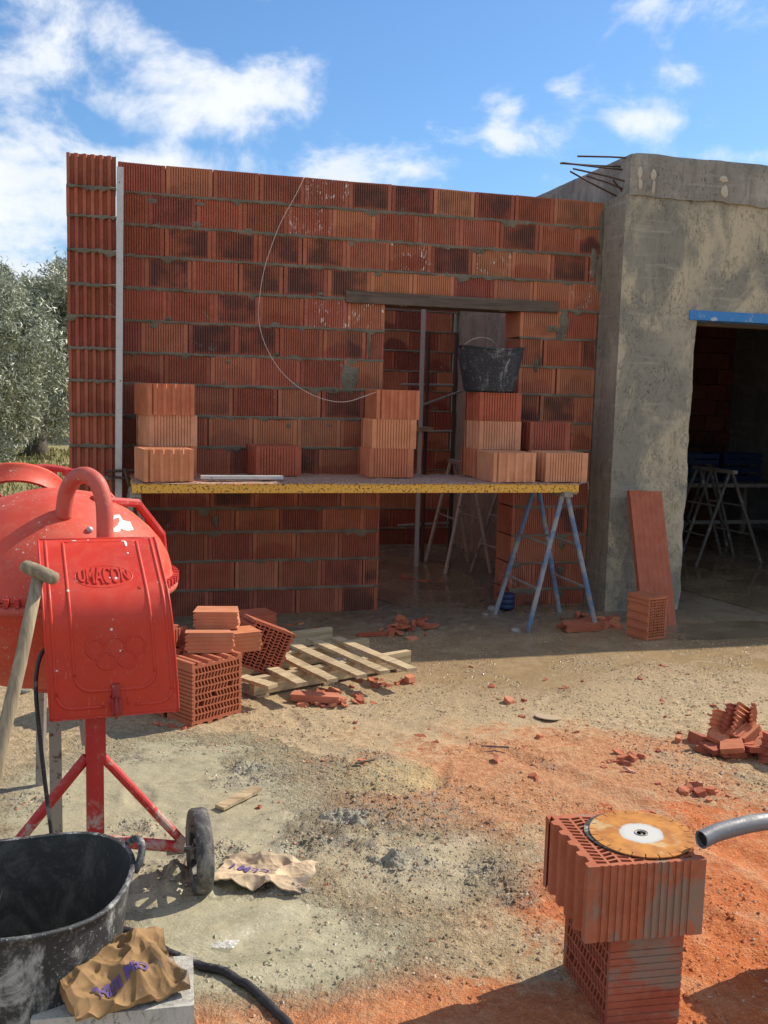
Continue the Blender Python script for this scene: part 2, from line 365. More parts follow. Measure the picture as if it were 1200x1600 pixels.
M_REDF = mat_red('frame_red_paint', (.50, .022, .02), .55, .75)
M_PINK = mat_red('faded_tube_paint', (.56, .10, .07), .55, 0, .5)
def mat_tub(name, A=(.028, .03, .034), B=(.50, .51, .50), amt=.5):
    m_, t, b = newmat(name, A, .65); P = objc(t)
    n1 = noise(t, mapping(t, P, (1, 1, .75)), 7.5, 10, .74, .8); n2 = noise(t, mapping(t, P, (1, 1, .5)), 30, 6, .75, .5); n3 = noise(t, P, 90, 4, .7)
    c = mixc(t, ramp(t, n1, .40, .66), A, tuple(x*1.9 for x in A))
    f = mth(t, 'ADD', mth(t, 'MULTIPLY', n1, .72), mth(t, 'MULTIPLY', n2, .28))
    c = mixc(t, ramp(t, f, .60-amt*.14, .72-amt*.12, 0, .9), c, B)
    c = mixc(t, mth(t, 'MULTIPLY', ramp(t, n3, .60, .66), .6), c, B)
    Lk(t, c, b.inputs['Base Color']); bump(t, b, mth(t, 'ADD', n2, n3), .003, .5); return m_
M_TUB = mat_tub('black_rubber_cement_stained', (.026, .028, .030), (.42, .42, .40), .80); M_TUBIN = mat_tub('tub_inside_residue', (.030, .029, .026), (.11, .105, .085), .75); M_TYRE = mat_tub('tyre_caked', (.04, .04, .04), (.28, .265, .23), .9)
M_BKT = mat_tub('black_bucket_plastic', (.016, .018, .023), (.36, .36, .35), .52)
def mat_wood(name, A, B, g=(2, 40, 40), rough=.8, knots=True):
    m_, t, b = newmat(name, A, rough, 0, .25); P = objc(t)
    n1 = noise(t, mapping(t, P, g), 1., 6, .65, 1.2); n2 = noise(t, P, 5, 5, .6)
    c = mixc(t, ramp(t, n1, .35, .68), A, B); c = mixc(t, mth(t, 'MULTIPLY', ramp(t, n2, .5, .72), .5), c, tuple(x*.45 for x in B))
    Lk(t, c, b.inputs['Base Color']); bump(t, b, n1, .003, .6); return m_
M_PAL = mat_wood('pallet_pine', (.52, .41, .25), (.31, .225, .13))
M_LIN = mat_wood('old_board', (.155, .115, .085), (.085, .062, .05))
M_SHOV = mat_wood('weathered_handle', (.37, .30, .20), (.20, .16, .105), (40, 40, 3))
def mat_paper(name, A):
    m_, t, b = newmat(name, A, .8, 0, .25); P = objc(t); n1 = noise(t, P, 12, 6, .6, .4); n2 = noise(t, P, 50, 3)
    c = mixc(t, ramp(t, n1, .35, .7), A, tuple(x*.62 for x in A)); c = mixc(t, mth(t, 'MULTIPLY', ramp(t, n1, .6, .68), .5), c, (.33, .31, .26))
    Lk(t, c, b.inputs['Base Color']); bump(t, b, n1, .006, .5); return m_
M_PAP = mat_paper('kraft_paper', (.30, .18, .08)); M_PAP2 = mat_paper('kraft_paper_pale', (.60, .46, .30))
M_INK = newmat('purple_ink', (.10, .06, .20), .8)[0]
M_SMEAR = newmat('dried_foam', (.50, .45, .36), .9)[0]
M_WHITE = newmat('white_sticker', (.80, .80, .78), .6)[0]
M_FOAM = mat_concrete('lime_block', (.50, .48, .42), (.62, .59, .53), (.55, .53, .47), 2.)
M_LAT = mat_red('dark_red_latch', (.32, .02, .02), .7)
M_HOLE = newmat('black_inside', (.01, .01, .01), .9)[0]
M_CABLE = mat_metal('black_cable', (.025, .025, .028), .5, 0, .1, (.1, .1, .1), (.22, .21, .19), .4)
M_WIRE = newmat('pale_wire', (.55, .42, .36), .5)[0]
M_PIPE = mat_metal('galvanised_pipe', (.20, .20, .205), .48, .25, .2, (.18, .17, .16), (.45, .44, .42), .25)
M_LUMP = mat_concrete('pale_mortar_lump', (.36, .35, .31), (.46, .45, .41), (.40, .39, .36), 4.)
M_DBLUE = newmat('dark_blue_plastic', (.012, .03, .09), .5)[0]
def mat_disc():
    m_, t, b = newmat('saw_disc', (.5, .25, .06), .55, .25); P = objc(t)
    l = vmth(t, 'LENGTH', mapping(t, P, (1, 1, 0))); n1 = noise(t, P, 24, 6, .65, .4); n2 = noise(t, P, 9, 4)
    rust = mixc(t, ramp(t, n1, .35, .65), (.56, .24, .045), (.38, .145, .03)); rust = mixc(t, mth(t, 'MULTIPLY', ramp(t, n2, .56, .66), .7), rust, (.58, .46, .25))
    lw = mth(t, 'ADD', l, mth(t, 'MULTIPLY', mth(t, 'SUBTRACT', n1, .5), .022))
    c = mixc(t, ramp(t, lw, .058, .050), rust, (.50, .52, .50)); c = mixc(t, ramp(t, lw, .048, .042), c, (.56, .55, .50))
    Lk(t, c, b.inputs['Base Color']); bump(t, b, n1, .001, .3); return m_
M_DISC = mat_disc()

# ------------------------------------------------------------------ ground
def mat_ground():
    m_, t, b = newmat('mud_and_clay', rough=.9, spec=.3); P = geoc(t); sx = N(t, 'ShaderNodeSeparateXYZ'); Lk(t, P, sx.inputs[0]); X, Y = sx.outputs[0], sx.outputs[1]
    big = noise(t, P, 1.1, 5, .6, .4); med = noise(t, P, 4.5, 6, .65, .5); fine = noise(t, P, 28, 6, .7); grit = noise(t, P, 110, 4, .7); sw = noise(t, mapping(t, P, (1, 2.2, 1)), 3.5, 5, .6, 1.6)
    wob = mth(t, 'ADD', mth(t, 'ADD', mth(t, 'MULTIPLY', mth(t, 'SUBTRACT', big, .5), 1.7), mth(t, 'MULTIPLY', mth(t, 'SUBTRACT', med, .5), 1.5)), mth(t, 'MULTIPLY', mth(t, 'SUBTRACT', fine, .5), 1.1))
    sand = mixc(t, ramp(t, fine, .35, .68), (.36, .265, .145), (.58, .44, .265))
    sand = mixc(t, mth(t, 'MULTIPLY', ramp(t, med, .5, .68), .5), sand, (.36, .30, .20))
    c = sand
    # red clay patch on the right front
    def blobm(cx, cy, rx, ry, w=1., e0=1.15, e1=.75):
        dx = mth(t, 'DIVIDE', mth(t, 'SUBTRACT', X, cx), rx); dy = mth(t, 'DIVIDE', mth(t, 'SUBTRACT', Y, cy), ry)
        d = mth(t, 'SQRT', mth(t, 'ADD', mth(t, 'MULTIPLY', dx, dx), mth(t, 'MULTIPLY', dy, dy)))
        return ramp(t, mth(t, 'ADD', d, mth(t, 'MULTIPLY', wob, w)), e0, e1)
    redm = mth(t, 'MAXIMUM', blobm(1.45, 2.75, .98, 1.02, .55, 1.2, .75), mth(t, 'MULTIPLY', blobm(.15, 2.15, .75, .38, .9, 1.25, .6), .8))
    redm2 = mth(t, 'MULTIPLY', blobm(.75, 3.9, .85, .6, 1.0, 1.3, .5), .55)
    rc = mixc(t, ramp(t, fine, .35, .7), (.58, .135, .030), (.68, .21, .058)); rc = mixc(t, ramp(t, med, .45, .68, 0, .6), rc, (.68, .36, .18))
    c = mixc(t, mth(t, 'MULTIPLY', mth(t, 'MAXIMUM', redm, redm2), .92), c, rc)
    c = mixc(t, mth(t, 'MULTIPLY', blobm(.12, 3.55, .35, .22, .6), .5), c, (.52, .27, .13))
    c = mixc(t, mth(t, 'MULTIPLY', blobm(.02, 3.85, .22, .2, .5), .6), c, (.60, .52, .26))
    # grey cement slurry on the left front
    slm = mth(t, 'MAXIMUM', blobm(-.80, 3.35, .62, .85, .6, 1.3, .75), blobm(-.35, 2.62, .50, .30, .6, 1.3, .7))
    slm = mth(t, 'MAXIMUM', slm, mth(t, 'MULTIPLY', blobm(.05, 3.1, .45, .35, .9, 1.1, .5), .65))
    slc = mixc(t, ramp(t, sw, .3, .7), (.285, .262, .170), (.41, .375, .25))
    slc = mixc(t, mth(t, 'MULTIPLY', ramp(t, med, .52, .70), .6), slc, (.225, .21, .15))
    c = mixc(t, slm, c, slc)
    # dark grey mortar crumbs
    for P0, r, a in CL[:12]:
        c = mixc(t, mth(t, 'MULTIPLY', mth(t, 'MULTIPLY', blobm(P0[0], P0[1], r*1.15, r*1.15, .5, 1.2, .7), ramp(t, fine, .42, .6)), .55), c, (.25, .235, .19))
    # wet mud by the walls
    sd = mth(t, 'ADD', mth(t, 'MULTIPLY', mth(t, 'SUBTRACT', X, W0[0]), -WN[0]), mth(t, 'MULTIPLY', mth(t, 'SUBTRACT', Y, W0[1]), -WN[1]))   # distance behind wall face
    wetm = ramp(t, mth(t, 'ADD', sd, mth(t, 'MULTIPLY', wob, .9)), -2.9, -1.5)
    wc = mixc(t, ramp(t, med, .35, .65), (.25, .17, .09), (.37, .265, .145))
    wetm2 = mth(t, 'MULTIPLY', wetm, ramp(t, X, -1.2, .2))
    c = mixc(t, wetm2, c, wc)
    gm = mth(t, 'MULTIPLY', ramp(t, mth(t, 'ADD', sd, mth(t, 'MULTIPLY', wob, .5)), -1.0, -.45), ramp(t, mth(t, 'ADD', sd, 0.), 2.0, .3))
    c = mixc(t, mth(t, 'MULTIPLY', gm, .8), c, mixc(t, ramp(t, med, .4, .6), (.16, .135, .095), (.25, .21, .15)))
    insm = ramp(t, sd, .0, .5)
    # grove soil and dry grass behind
    gr = mixc(t, ramp(t, fine, .35, .65), (.20, .20, .07), (.36, .30, .15)); gr = mixc(t, ramp(t, big, .4, .6), gr, (.40, .33, .18))
    c = mixc(t, mth(t, 'MULTIPLY', ramp(t, Y, 8.5, 10.5), ramp(t, X, -1.6, -2.6)), c, gr)
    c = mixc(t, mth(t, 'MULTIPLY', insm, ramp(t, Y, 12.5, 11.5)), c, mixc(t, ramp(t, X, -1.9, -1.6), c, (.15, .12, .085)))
    c = mixc(t, mth(t, 'MULTIPLY', ramp(t, grit, .56, .66), .35), c, (.12, .09, .065)); c = mixc(t, mth(t, 'MULTIPLY', ramp(t, grit, .44, .36), .35), c, (.66, .55, .42))
    Lk(t, c, b.inputs['Base Color'])
    ws = mth(t, 'MULTIPLY', wetm2, ramp(t, med, .32, .50)); sg = mth(t, 'MULTIPLY', slm, ramp(t, sw, .40, .60))
    wl = mth(t, 'MULTIPLY', mth(t, 'MAXIMUM', ws, mth(t, 'MULTIPLY', sg, .9)), .74)
    Lk(t, mth(t, 'SUBTRACT', .92, wl), b.inputs['Roughness'])
    rg = mth(t, 'SUBTRACT', 1., mth(t, 'MULTIPLY', mth(t, 'MAXIMUM', mth(t, 'MULTIPLY', slm, .86), mth(t, 'MULTIPLY', wetm2, .82)), 1.))
    h = mth(t, 'MULTIPLY', mth(t, 'ADD', mth(t, 'ADD', mth(t, 'MULTIPLY', fine, 1.2), mth(t, 'MULTIPLY', grit, .5)), mth(t, 'MULTIPLY', med, 1.2)), rg)
    h = mth(t, 'ADD', h, mth(t, 'MULTIPLY', mth(t, 'MULTIPLY', sw, slm), .5))
    bump(t, b, h, .021, 1.); return m_
M_GND = mat_ground()
def axis(a, b, st, lo, hi):
    mid = np.arange(a, b+1e-6, st); L = [a]; R_ = [b]; d = st
    while L[-1] > lo: d *= 1.35; L.append(L[-1]-d)
    d = st
    while R_[-1] < hi: d *= 1.35; R_.append(R_[-1]+d)
    return np.concatenate([np.array(L[1:])[::-1], mid, np.array(R_[1:])])
gx = axis(-1.7, 2.5, .016, -400, 400)
gy0 = np.arange(1.7, 5.0, .013); gy1 = np.arange(5.0, 8.0, .03)
gy = np.concatenate([axis(1.7, 5.0-.013, .013, -60, 1)[:0], axis(1.7, 8.0, .013, -60, 700)])
_a = axis(1.7, 4.6, .014, -60, 4.6); _a = _a[_a <= 4.6]
gy = np.concatenate([_a, np.arange(4.63, 8.2, .03), axis(8.2, 8.21, .06, 8.2, 700)[1:]]); gy = np.unique(gy)
GX, GY = np.meshgrid(gx, gy); GZ = gh(GX, GY); far = np.clip((np.hypot(GX, GY-4)-12)/10, 0, 1); GZ = GZ*(1-far)
nx, ny = len(gx), len(gy); idx = np.arange(nx*ny).reshape(ny, nx)
Fq = np.stack([idx[:-1, :-1], idx[:-1, 1:], idx[1:, 1:], idx[1:, :-1]], -1).reshape(-1, 4)
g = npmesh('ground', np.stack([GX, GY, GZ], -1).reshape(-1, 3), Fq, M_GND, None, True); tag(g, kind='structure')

def mat_puddle():
    m_, t, b = newmat('muddy_water', (.085, .068, .048), .05, 0, .5); P = geoc(t)
    n = noise(t, P, 2.2, 3, .5); Lk(t, mixc(t, ramp(t, n, .4, .6), (.17, .125, .075), (.24, .18, .11)), b.inputs['Base Color'])
    Lk(t, ramp(t, noise(t, P, 3.5, 5, .6), .4, .62, .06, .30), b.inputs['Roughness'])
    bump(t, b, noise(t, P, 14, 2), .0012, .5); return m_
M_PUD = mat_puddle()
def puddle(c, rx, ry, rz, z, seed):
    mb = MB(); n = 60; pts = []
    for k in range(n):
        a = 2*PI*k/n; r = 1+.5*float(fbm(np.array(2+1.2*math.cos(a)+seed), np.array(2+1.2*math.sin(a)), 4, seed))*2
        x, y = rx*r*math.cos(a), ry*r*math.sin(a)
        pts.append((c[0]+x*math.cos(rz)-y*math.sin(rz), c[1]+x*math.sin(rz)+y*math.cos(rz), z))
    mb.face(pts); o = mb.build('puddle', M_PUD); tag(o, kind='structure'); return o
puddle(S(1.95, -1.5), .62, 1.25, TH, .0035, 3); puddle(S(4.9, -1.6), 1.5, 2.3, TH, .004, 5); puddle(S(3.6, .95), 1.15, .26, TH, .0005, 8); puddle(S(1.9, 1.15), .75, .2, TH, -.001, 11); puddle(S(2.3, .25), .7, .35, TH, .001, 13)

# ------------------------------------------------------------------ brick geometry
def outline(L, Wd, front='rib', left='flat', right='flat', back='flat'):
    """closed outline (x,y), front at y=0, counter-clockwise seen from above"""
    pts = []
    def edge(kind, n, ln):
        if kind == 'flat': return [(0, 0), (ln, 0)]
        if kind == 'rib':
            mg = min(.022, ln*.08); w = (ln-2*mg)/n; q = [(0, 0)]
            for i in range(n):
                a = mg+i*w; q += [(a+w*.30, 0), (a+w*.36, -.0085), (a+w*.64, -.0085), (a+w*.70, 0)]
            return q+[(ln, 0)]
        if kind == 'chan':
            w = ln/n; q = [(0, 0)]
            for i in range(n):
                a = i*w; q += [(a+w*.36, 0), (a+w*.50, -.021), (a+w*.84, -.021), (a+w*.98, 0)]
            q[-1] = (ln, 0) if False else q[-1]
            return q+[(ln, 0)]
    nr = max(3, int(round(L/.0185)))
    nf = nr if front == 'rib' else 6
    pts += [(x, -d) for x, d in edge(front, nf, L)]                       # y=+depth inwards
    pts += [(L+d, y) for y, d in edge(right, 6 if right == 'chan' else 14, Wd)][1:]
    pts += [(L-x, Wd+d) for x, d in edge(back, nf, L)][1:]
    pts += [(-d, Wd-y) for y, d in edge(left, 6 if left == 'chan' else 14, Wd)][1:-1]
    return pts
BC = [(.35, .105, .064), (.38, .12, .072), (.31, .092, .060), (.41, .138, .082), (.36, .112, .066), (.285, .085, .058), (.40, .14, .08), (.36, .10, .058), (.38, .115, .065), (.45, .18, .10)]
def addbrick(mb, x, z, L, H, Wd=.29, y=0., kind=None, col_=None, fx=None, jit=1., **k):
    o = outline(L, Wd, **k); n = len(o)
    jy = random.uniform(-.003, .003)*jit; tz = random.uniform(-.004, .004)*jit; jr = random.uniform(-.006, .006)*jit
    bot = [(x+a, y+b+jy+jr*a, z) for a, b in o]; top = [(x+a, y+b+jy+jr*a, z+H) for a, b in o]
    if abs(tz) > 0:
        bot = [(p[0], p[1], p[2]+tz*(q[0]/L-.5)) for p, q in zip(bot, o)]; top = [(p[0], p[1], p[2]+tz*(q[0]/L-.5)) for p, q in zip(top, o)]
    c = col_ or random.choice(BC); v = random.uniform(.85, 1.15); mb.CA = (c[0]*v, c[1]*v*random.uniform(.93, 1.07), c[2]*v, random.choice([1, 1, .9, .7, .95]))
    mb.CB = fx or (random.choice([0, 0, .1, .2, .3, .45, .6, .85]), random.choice([0]*8+[.5, .8]), random.choice([0]*24+[.8]), 0)
    vs = bot+top; fs = []; uv = []
    for i in range(n):
        j = (i+1) % n; fs.append((i, j, n+j, n+i)); uv.append([(o[i][0]/L, 0), (o[j][0]/L, 0), (o[j][0]/L, 1), (o[i][0]/L, 1)])
    fs.append(tuple(range(n-1, -1, -1))); uv.append([(0, 0)]*n); fs.append(tuple(range(n, 2*n))); uv.append([(0, 0)]*n)
    mb.mesh(vs, fs, uv)
ZR = [2.945, 2.76, 2.563, 2.367, 2.166, 1.96, 1.757, 1.557, 1.352, 1.152, .945, .738]
ZL = ZR + [.577, .378, .18, -.03]; ZRt = ZR + [.523, .317, .119, -.06]
JO = [.007, -.101, .001, -.126, .015, -.149, -.003, .147, .284, .133, .297, .168, .287, .168, .293]   # a head joint of each course
DL, DR, DT = 1.487, 2.49, 2.152
wall = empty('brick_wall', S(0), TH)
tag(wall, 'unfinished long red hollow brick wall with a door opening under a board', 'wall')
mb = MB()
# special looks (course, centre s): (scorch, flash, lime)
FX = {(0, 1.03): (.4, 0, 1), (1, 1.2): (0, 1, 0), (2, 1.6): (.2, .5, 1), (2, 2.15): (0, .3, 1), (2, 2.5): (0, 1, 0), (2, 1.9): (.95, 0, 0), (2, 3.0): (0, 0, 1), (3, 3.0): (0, .5, .9), (4, 1.03): (.1, 0, 1),
      (4, 1.4): (0, .5, 1), (3, 1.6): (0, .9, 0), (3, 1.9): (0, .9, 0), (6, 1.4): (.2, .9, 0), (8, .45): (.1, .9, 0), (8, .8): (.2, .9, 0), (9, 1.2): (.2, .8, 0), (7, 3.): (.3, .8, 0), (0, 3.05): (.5, .8, 0), (4, 2.65): (.6, 1, 0),
      (0, 1.35): (.9, 0, 0), (2, .15): (.95, 0, 0), (2, .45): (.95, 0, 0), (2, .75): (.9, 0, 0), (3, .1): (.95, 0, 0), (3, .6): (.98, 0, 0), (3, .9): (.95, 0, 0), (3, 1.2): (.98, 0, 0), (4, .6): (.95, 0, 0), (5, .3): (.98, 0, 0), (5, .6): (.9, 0, 0), (10, .6): (.98, 0, 0), (2, 2.75): (.9, 0, 0), (4, .75): (.1, .4, .0)}
for i in range(15):
    segs = []
    ZZ = ZL
    if ZL[i+1] > DT-.06 : segs = [(-.285, 3.125, ZL)]
    else: segs = [(-.285, DL, ZL), (DR, 3.10, ZRt)]
    for (a, b_, Zs) in segs:
        z1, z0 = Zs[i], Zs[i+1]; H = z1-z0-(.011 if i not in (11,) else .012)
        if i == 0: H = z1-z0-.008
        js = []; k = JO[i]-3.0
        if a == DR: k = {4: 2.815, 5: 2.98, 6: 2.792, 7: 2.97, 8: 2.923, 9: 2.78, 10: 2.95, 11: 2.80, 12: 2.81, 13: 2.66, 14: 2.83}.get(i, 2.8)-3.0
        while k < b_+.1:
            if a+.06 < k < b_-.055: js.append(k)
            k += .3005
        js = [a]+js+[b_]
        for q in range(len(js)-1):
            s0, s1 = js[q], js[q+1]; gap = random.choice([.003, .004, .005, .008, .003])
            if a == DR and q == 0 and i in (5, 6, 7): gap = .022
            c = (s0+s1)/2; fx = None
            for (ri, sc_), v in FX.items():
                if ri == i and abs(sc_-c) < .15: fx = v+(0,)
            colr = (.52, .20, .10) if fx and fx[1] > .8 and random.random() < .5 else None
            kw = {}
            if a == DR and q == 0: kw = dict(left='rib')
            addbrick(mb, s0+gap/2+random.uniform(-.001, .001), z0+.006, s1-s0-gap, H, fx=fx, col_=colr, **kw)
mb.build('brickwork', M_WB, wall)
# mortar: hidden core added to stop light through the gaps, plus squeezed beads
mo = MB()
for (a, b_, z0, z1) in [(-.27, DL-.03, -.05, 2.90), (DR+.04, 3.08, -.05, 2.90), (DL-.03, DR+.04, DT+.06, 2.90)]:
    mo.box((a, .10, z0), (b_, .16, z1))
def bead(mb, a, b_, z, amp=1., y0=0., yb=.05, th=.0072, drip=.016, flip=None):
    amp *= 1.25
    n = max(3, int((b_-a)/.009)); sd = random.random()*90; xs = np.linspace(a, b_, n)
    u = th + np.abs(fbm(xs*22+sd, xs*0+sd, 4, 2))*.022*amp; d = th + np.abs(fbm(xs*26+sd+7, xs*0+sd, 4, 4))*.030*amp
    dr_ = np.clip(fbm(xs*9+sd, xs*0+3+sd, 3, 6)-.16, 0, 1)*drip*12; d = d+dr_
    zc = z + fbm(xs*5+sd, xs*0, 3, 8)*.006; pr = .0015+np.clip(fbm(xs*14+sd, xs*0+5, 4, 3)+.22, 0, 1)*.020*amp
    vs = []; fs = []
    for i in range(n):
        x = xs[i]; vs += [(x, y0+yb, zc[i]+.004), (x, y0-.0005, zc[i]+u[i]), (x, y0-pr[i], zc[i]+u[i]*.4), (x, y0-pr[i]*.9, zc[i]-d[i]*.5), (x, y0-.0005, zc[i]-d[i]), (x, y0+yb, zc[i]-.004)]
    for i in range(n-1):
        for k in range(5): fs.append((i*6+k, i*6+k+1, i*6+6+k+1, i*6+6+k))
    if flip: vs = [flip(p) for p in vs]
    mb.mesh(vs, fs)
for i in range(1, 15):
    if ZL[i] > DT+.0: bead(mo, -.28, 3.12, ZL[i], 1.)
    else:
        bead(mo, -.28, DL, ZL[i], .8); bead(mo, DR, 3.09, ZRt[i], .7)
def patch(mb, cs, cz, rs, rz, seed, y=-.003, bmp=.012):
    n = 26; rings = 5; vs = [(cs, y-bmp, cz)]; fs = []
    for r in range(1, rings+1):
        for k in range(n):
            a = 2*PI*k/n; e = 1+.45*2*float(fbm(np.array(3+1.6*math.cos(a)+seed*3.1), np.array(3+1.6*math.sin(a)), 4, seed)); f = r/rings
            vs.append((cs+rs*e*f*math.cos(a), y+(.004 if r == rings else -bmp*(1-f**3)*random.uniform(.6, 1.1)), cz+rz*e*f*math.sin(a)))
    for k in range(n): fs.append((0, 1+k, 1+(k+1) % n))
    for r in range(rings-1):
        for k in range(n): fs.append((1+r*n+k, 1+(r+1)*n+k, 1+(r+1)*n+(k+1) % n, 1+r*n+(k+1) % n))
    mb.mesh(vs, fs)
for p in [(1.235, 1.63, .052, .105, 1), (1.28, 1.65, .035, .07, 2), (2.83, 2.08, .035, .10, 3), (2.80, 2.0, .03, .05, 4), (3.05, 2.50, .035, .10, 5), (3.11, 2.45, .05, .14, 6), (3.10, 2.75, .028, .14, 19), (2.16, 2.545, .05, .022, 7), (2.74, 2.03, .035, .025, 8), (2.92, 1.28, .022, .016, 9), (2.63, 1.76, .018, .05, 10), (.34, .655, .02, .045, 11), (2.79, .84, .02, .022, 12), (1.13, 1.55, .02, .02, 13), (.74, 1.775, .02, .012, 14), (.03, 1.98, .02, .015, 15), (2.66, 1.36, .014, .06, 20), (2.66, 1.8, .010, .05, 21), (1.385, 1.86, .010, .09, 22)]:
    patch(mo, *p)
for z in (.08, .26, .45): patch(mo, 2.9, z, .03, .03, 40)
for k in range(46):
    s_ = random.uniform(-.2, 3.0); z_ = random.choice(ZL[1:13])+random.uniform(-.05, .03)
    if DL-.06 < s_ < DR+.06 and z_ < DT+.1: continue
    patch(mo, s_, z_, random.uniform(.008, .045), random.uniform(.006, .022), 60+k, -.002, random.uniform(.002, .006))
mo.build('mortar', M_MO, wall)
ln = MB()
n = 14
for k in range(n):
    pass
ln.box((1.205, -.022, 2.142), (2.775, .20, 2.222)); o = ln.build('lintel_board', M_LIN, wall)
md = o.modifiers.new('b', 'BEVEL'); md.width = .004; md.segments = 2
o.location = (0, 0, .0); o.rotation_euler = (0, 0, 0)
# pier at the left end
pier = empty('brick_pier', S(-.585, .26), TH); tag(pier, 'tall narrow red brick pier of deep channelled blocks at left end of wall', 'pier')
mb = MB(); mo = MB(); PZ = [2.925, 2.726, 2.553, 2.353, 2.148, 1.96, 1.765, 1.566, 1.359, 1.165, .965, .765, .565, .365, .165, -.03]
for i in range(15):
    H = PZ[i]-PZ[i+1]-.012
    addbrick(mb, random.uniform(-.003, .003), PZ[i+1]+.006, .287, H, .29, 0, front='chan', fx=(0, random.choice([0, 0, .3]), 0, 0), col_=random.choice([(.36, .105, .062), (.39, .12, .07), (.31, .09, .055)]))
    addbrick(mb, 0, PZ[i+1]+.006, .287, H, .29, .297, fx=(0, 0, 0, 0))
    if i: bead(mo, 0, .29, PZ[i], 1.1, 0, .05, .006, .016)
mo.box((.03, .05, -.03), (.26, .5, 2.85))
mb.build('brickwork', M_WB, pier); mo.build('mortar', M_MO, pier)
# rear walls of the new room (open to the sky)
rear = empty('rear_brick_wall', S(-.58, -3.0), TH); tag(rear, 'dim rear brick wall seen through the doorway', 'wall')
mb = MB(); mo = MB()
for r in range(15):
    z = -.03+r*.2; x = 0 if r % 2 else -.15
    while x < 3.6:
        a = max(x, 0); e = min(x+.3, 3.66)
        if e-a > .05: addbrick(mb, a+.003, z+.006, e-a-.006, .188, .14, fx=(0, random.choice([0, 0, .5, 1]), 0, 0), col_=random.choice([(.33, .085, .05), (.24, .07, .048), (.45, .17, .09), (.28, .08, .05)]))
        x += .3005
    bead(mo, 0, 3.66, z, .5)
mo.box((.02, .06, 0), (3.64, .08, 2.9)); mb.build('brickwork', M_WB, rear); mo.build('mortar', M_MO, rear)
lw = empty('side_brick_wall', S(-.58, -.33), TH+PI/2); tag(lw, 'side brick wall of the roofless new room behind the pier', 'wall')
mb = MB()
for r in range(15):
    z = -.03+r*.2; x = 0 if r % 2 else -.15
    while x < 2.66:
        a = max(x, 0); e = min(x+.3, 2.66)
        if e-a > .05: addbrick(mb, a+.002, z+.004, e-a-.004, .194, .28, -.28, fx=(0, 0, 0, 0))
        x += .3005
mb.build('brickwork', M_WB, lw)

# ------------------------------------------------------------------ existing concrete building (local frame: x=s, y=-off)
bl = empty('rendered_building', S(0), TH); tag(bl, 'existing rendered concrete building with ring beam and dark room on the right', 'building')
def roughwall(mb, x0, x1, z0, z1, y, st=.03, amp=.006, seed=1, edgejit=None):
    nx_ = max(2, int((x1-x0)/st)); nz_ = max(2, int((z1-z0)/st)); X_, Z_ = np.meshgrid(np.linspace(x0, x1, nx_+1), np.linspace(z0, z1, nz_+1))
    Y_ = y + fbm(X_*4+seed, Z_*4, 5, seed)*amp*2
    if edgejit:
        side = edgejit; col_i = -1 if side == 'R' else 0
        jit = fbm(np.linspace(z0, z1, nz_+1)*7, np.zeros(nz_+1)+seed, 6, 31)*.030
        X_[:, col_i] += jit; X_[:, col_i-1 if side == 'R' else 1] += jit*.8
        Y_[:, col_i] += .012
    vs = np.stack([X_, Y_, Z_], -1).reshape(-1, 3).tolist(); w = nx_+1
    fs = [(j*w+i, j*w+i+1, (j+1)*w+i+1, (j+1)*w+i) for j in range(nz_) for i in range(nx_)]
    mb.mesh(vs, fs); return (X_[:, -1], Y_[:, -1], Z_[:, -1])
XO = 3.735   # opening edge
mb = MB(); mb.SM = True
ex, ey, ez = roughwall(mb, 3.115, XO, -.1, 2.185, -.30, .02, .007, 1, 'R')
# reveal of the opening
vs = []; fs = []
for i in range(len(ez)): vs += [(ex[i], ey[i], ez[i]), (ex[i]-.004, -.0, ez[i])]
for i in range(len(ez)-1): fs.append((2*i, 2*i+1, 2*i+3, 2*i+2))
mb.mesh(vs, fs)
roughwall(mb, 3.115, 3.60, 2.185, 2.955, -.30, .02, .007, 1)
roughwall(mb, 3.60, 7.4, 2.185, 2.955, -.292, .03, .006, 4)
roughwall(mb, 6.2, 7.4, -.1, 2.19, -.292, .05, .006, 6)
mb.SM = False
mb.box((3.118, -.285, -.1), (XO-.06, -.02, 2.95)); mb.box((3.5, -.283, 2.14), (7.4, -.02, 2.95)); mb.box((6.2, -.283, -.1), (7.4, -.02, 2.2))
mb.build('front_wall', M_PLAS, bl)
mb = MB(); mb.SM = True
# left side strip and long side wall
nz_ = 60; vs = []; ys = [-.302, -.24, -.12, .0, .4, 1.2, 2.2, 3.1, 4.6]
for j in range(nz_+1):
    z = -.1+3.05*j/nz_
    for k, yy in enumerate(ys): vs.append((3.108+.01*float(fbm(np.array(yy*5.), np.array(z*5), 4, 3))+(.007 if k == 0 else 0), yy, z))
w = len(ys); mb.mesh(vs, [(j*w+i+1, j*w+i, (j+1)*w+i, (j+1)*w+i+1) for j in range(nz_) for i in range(w-1)])
mb.SM = False; mb.box((3.12, -.01, -.1), (3.38, 4.62, 2.95))
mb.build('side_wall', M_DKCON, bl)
mb = MB()   # inner walls, roof
mb.box((3.3, 4.66, -.1), (7.7, 4.8, 2.95)); mb.box((7.4, -.27, -.1), (7.65, 4.66, 2.95))
mb.build('inner_walls', M_GRYWALL, bl)
mb = MB(); mb.box((3.13, -.26, 2.958), (7.63, 4.78, 3.10)); mb.build('roof_slab', M_BEAM, bl)
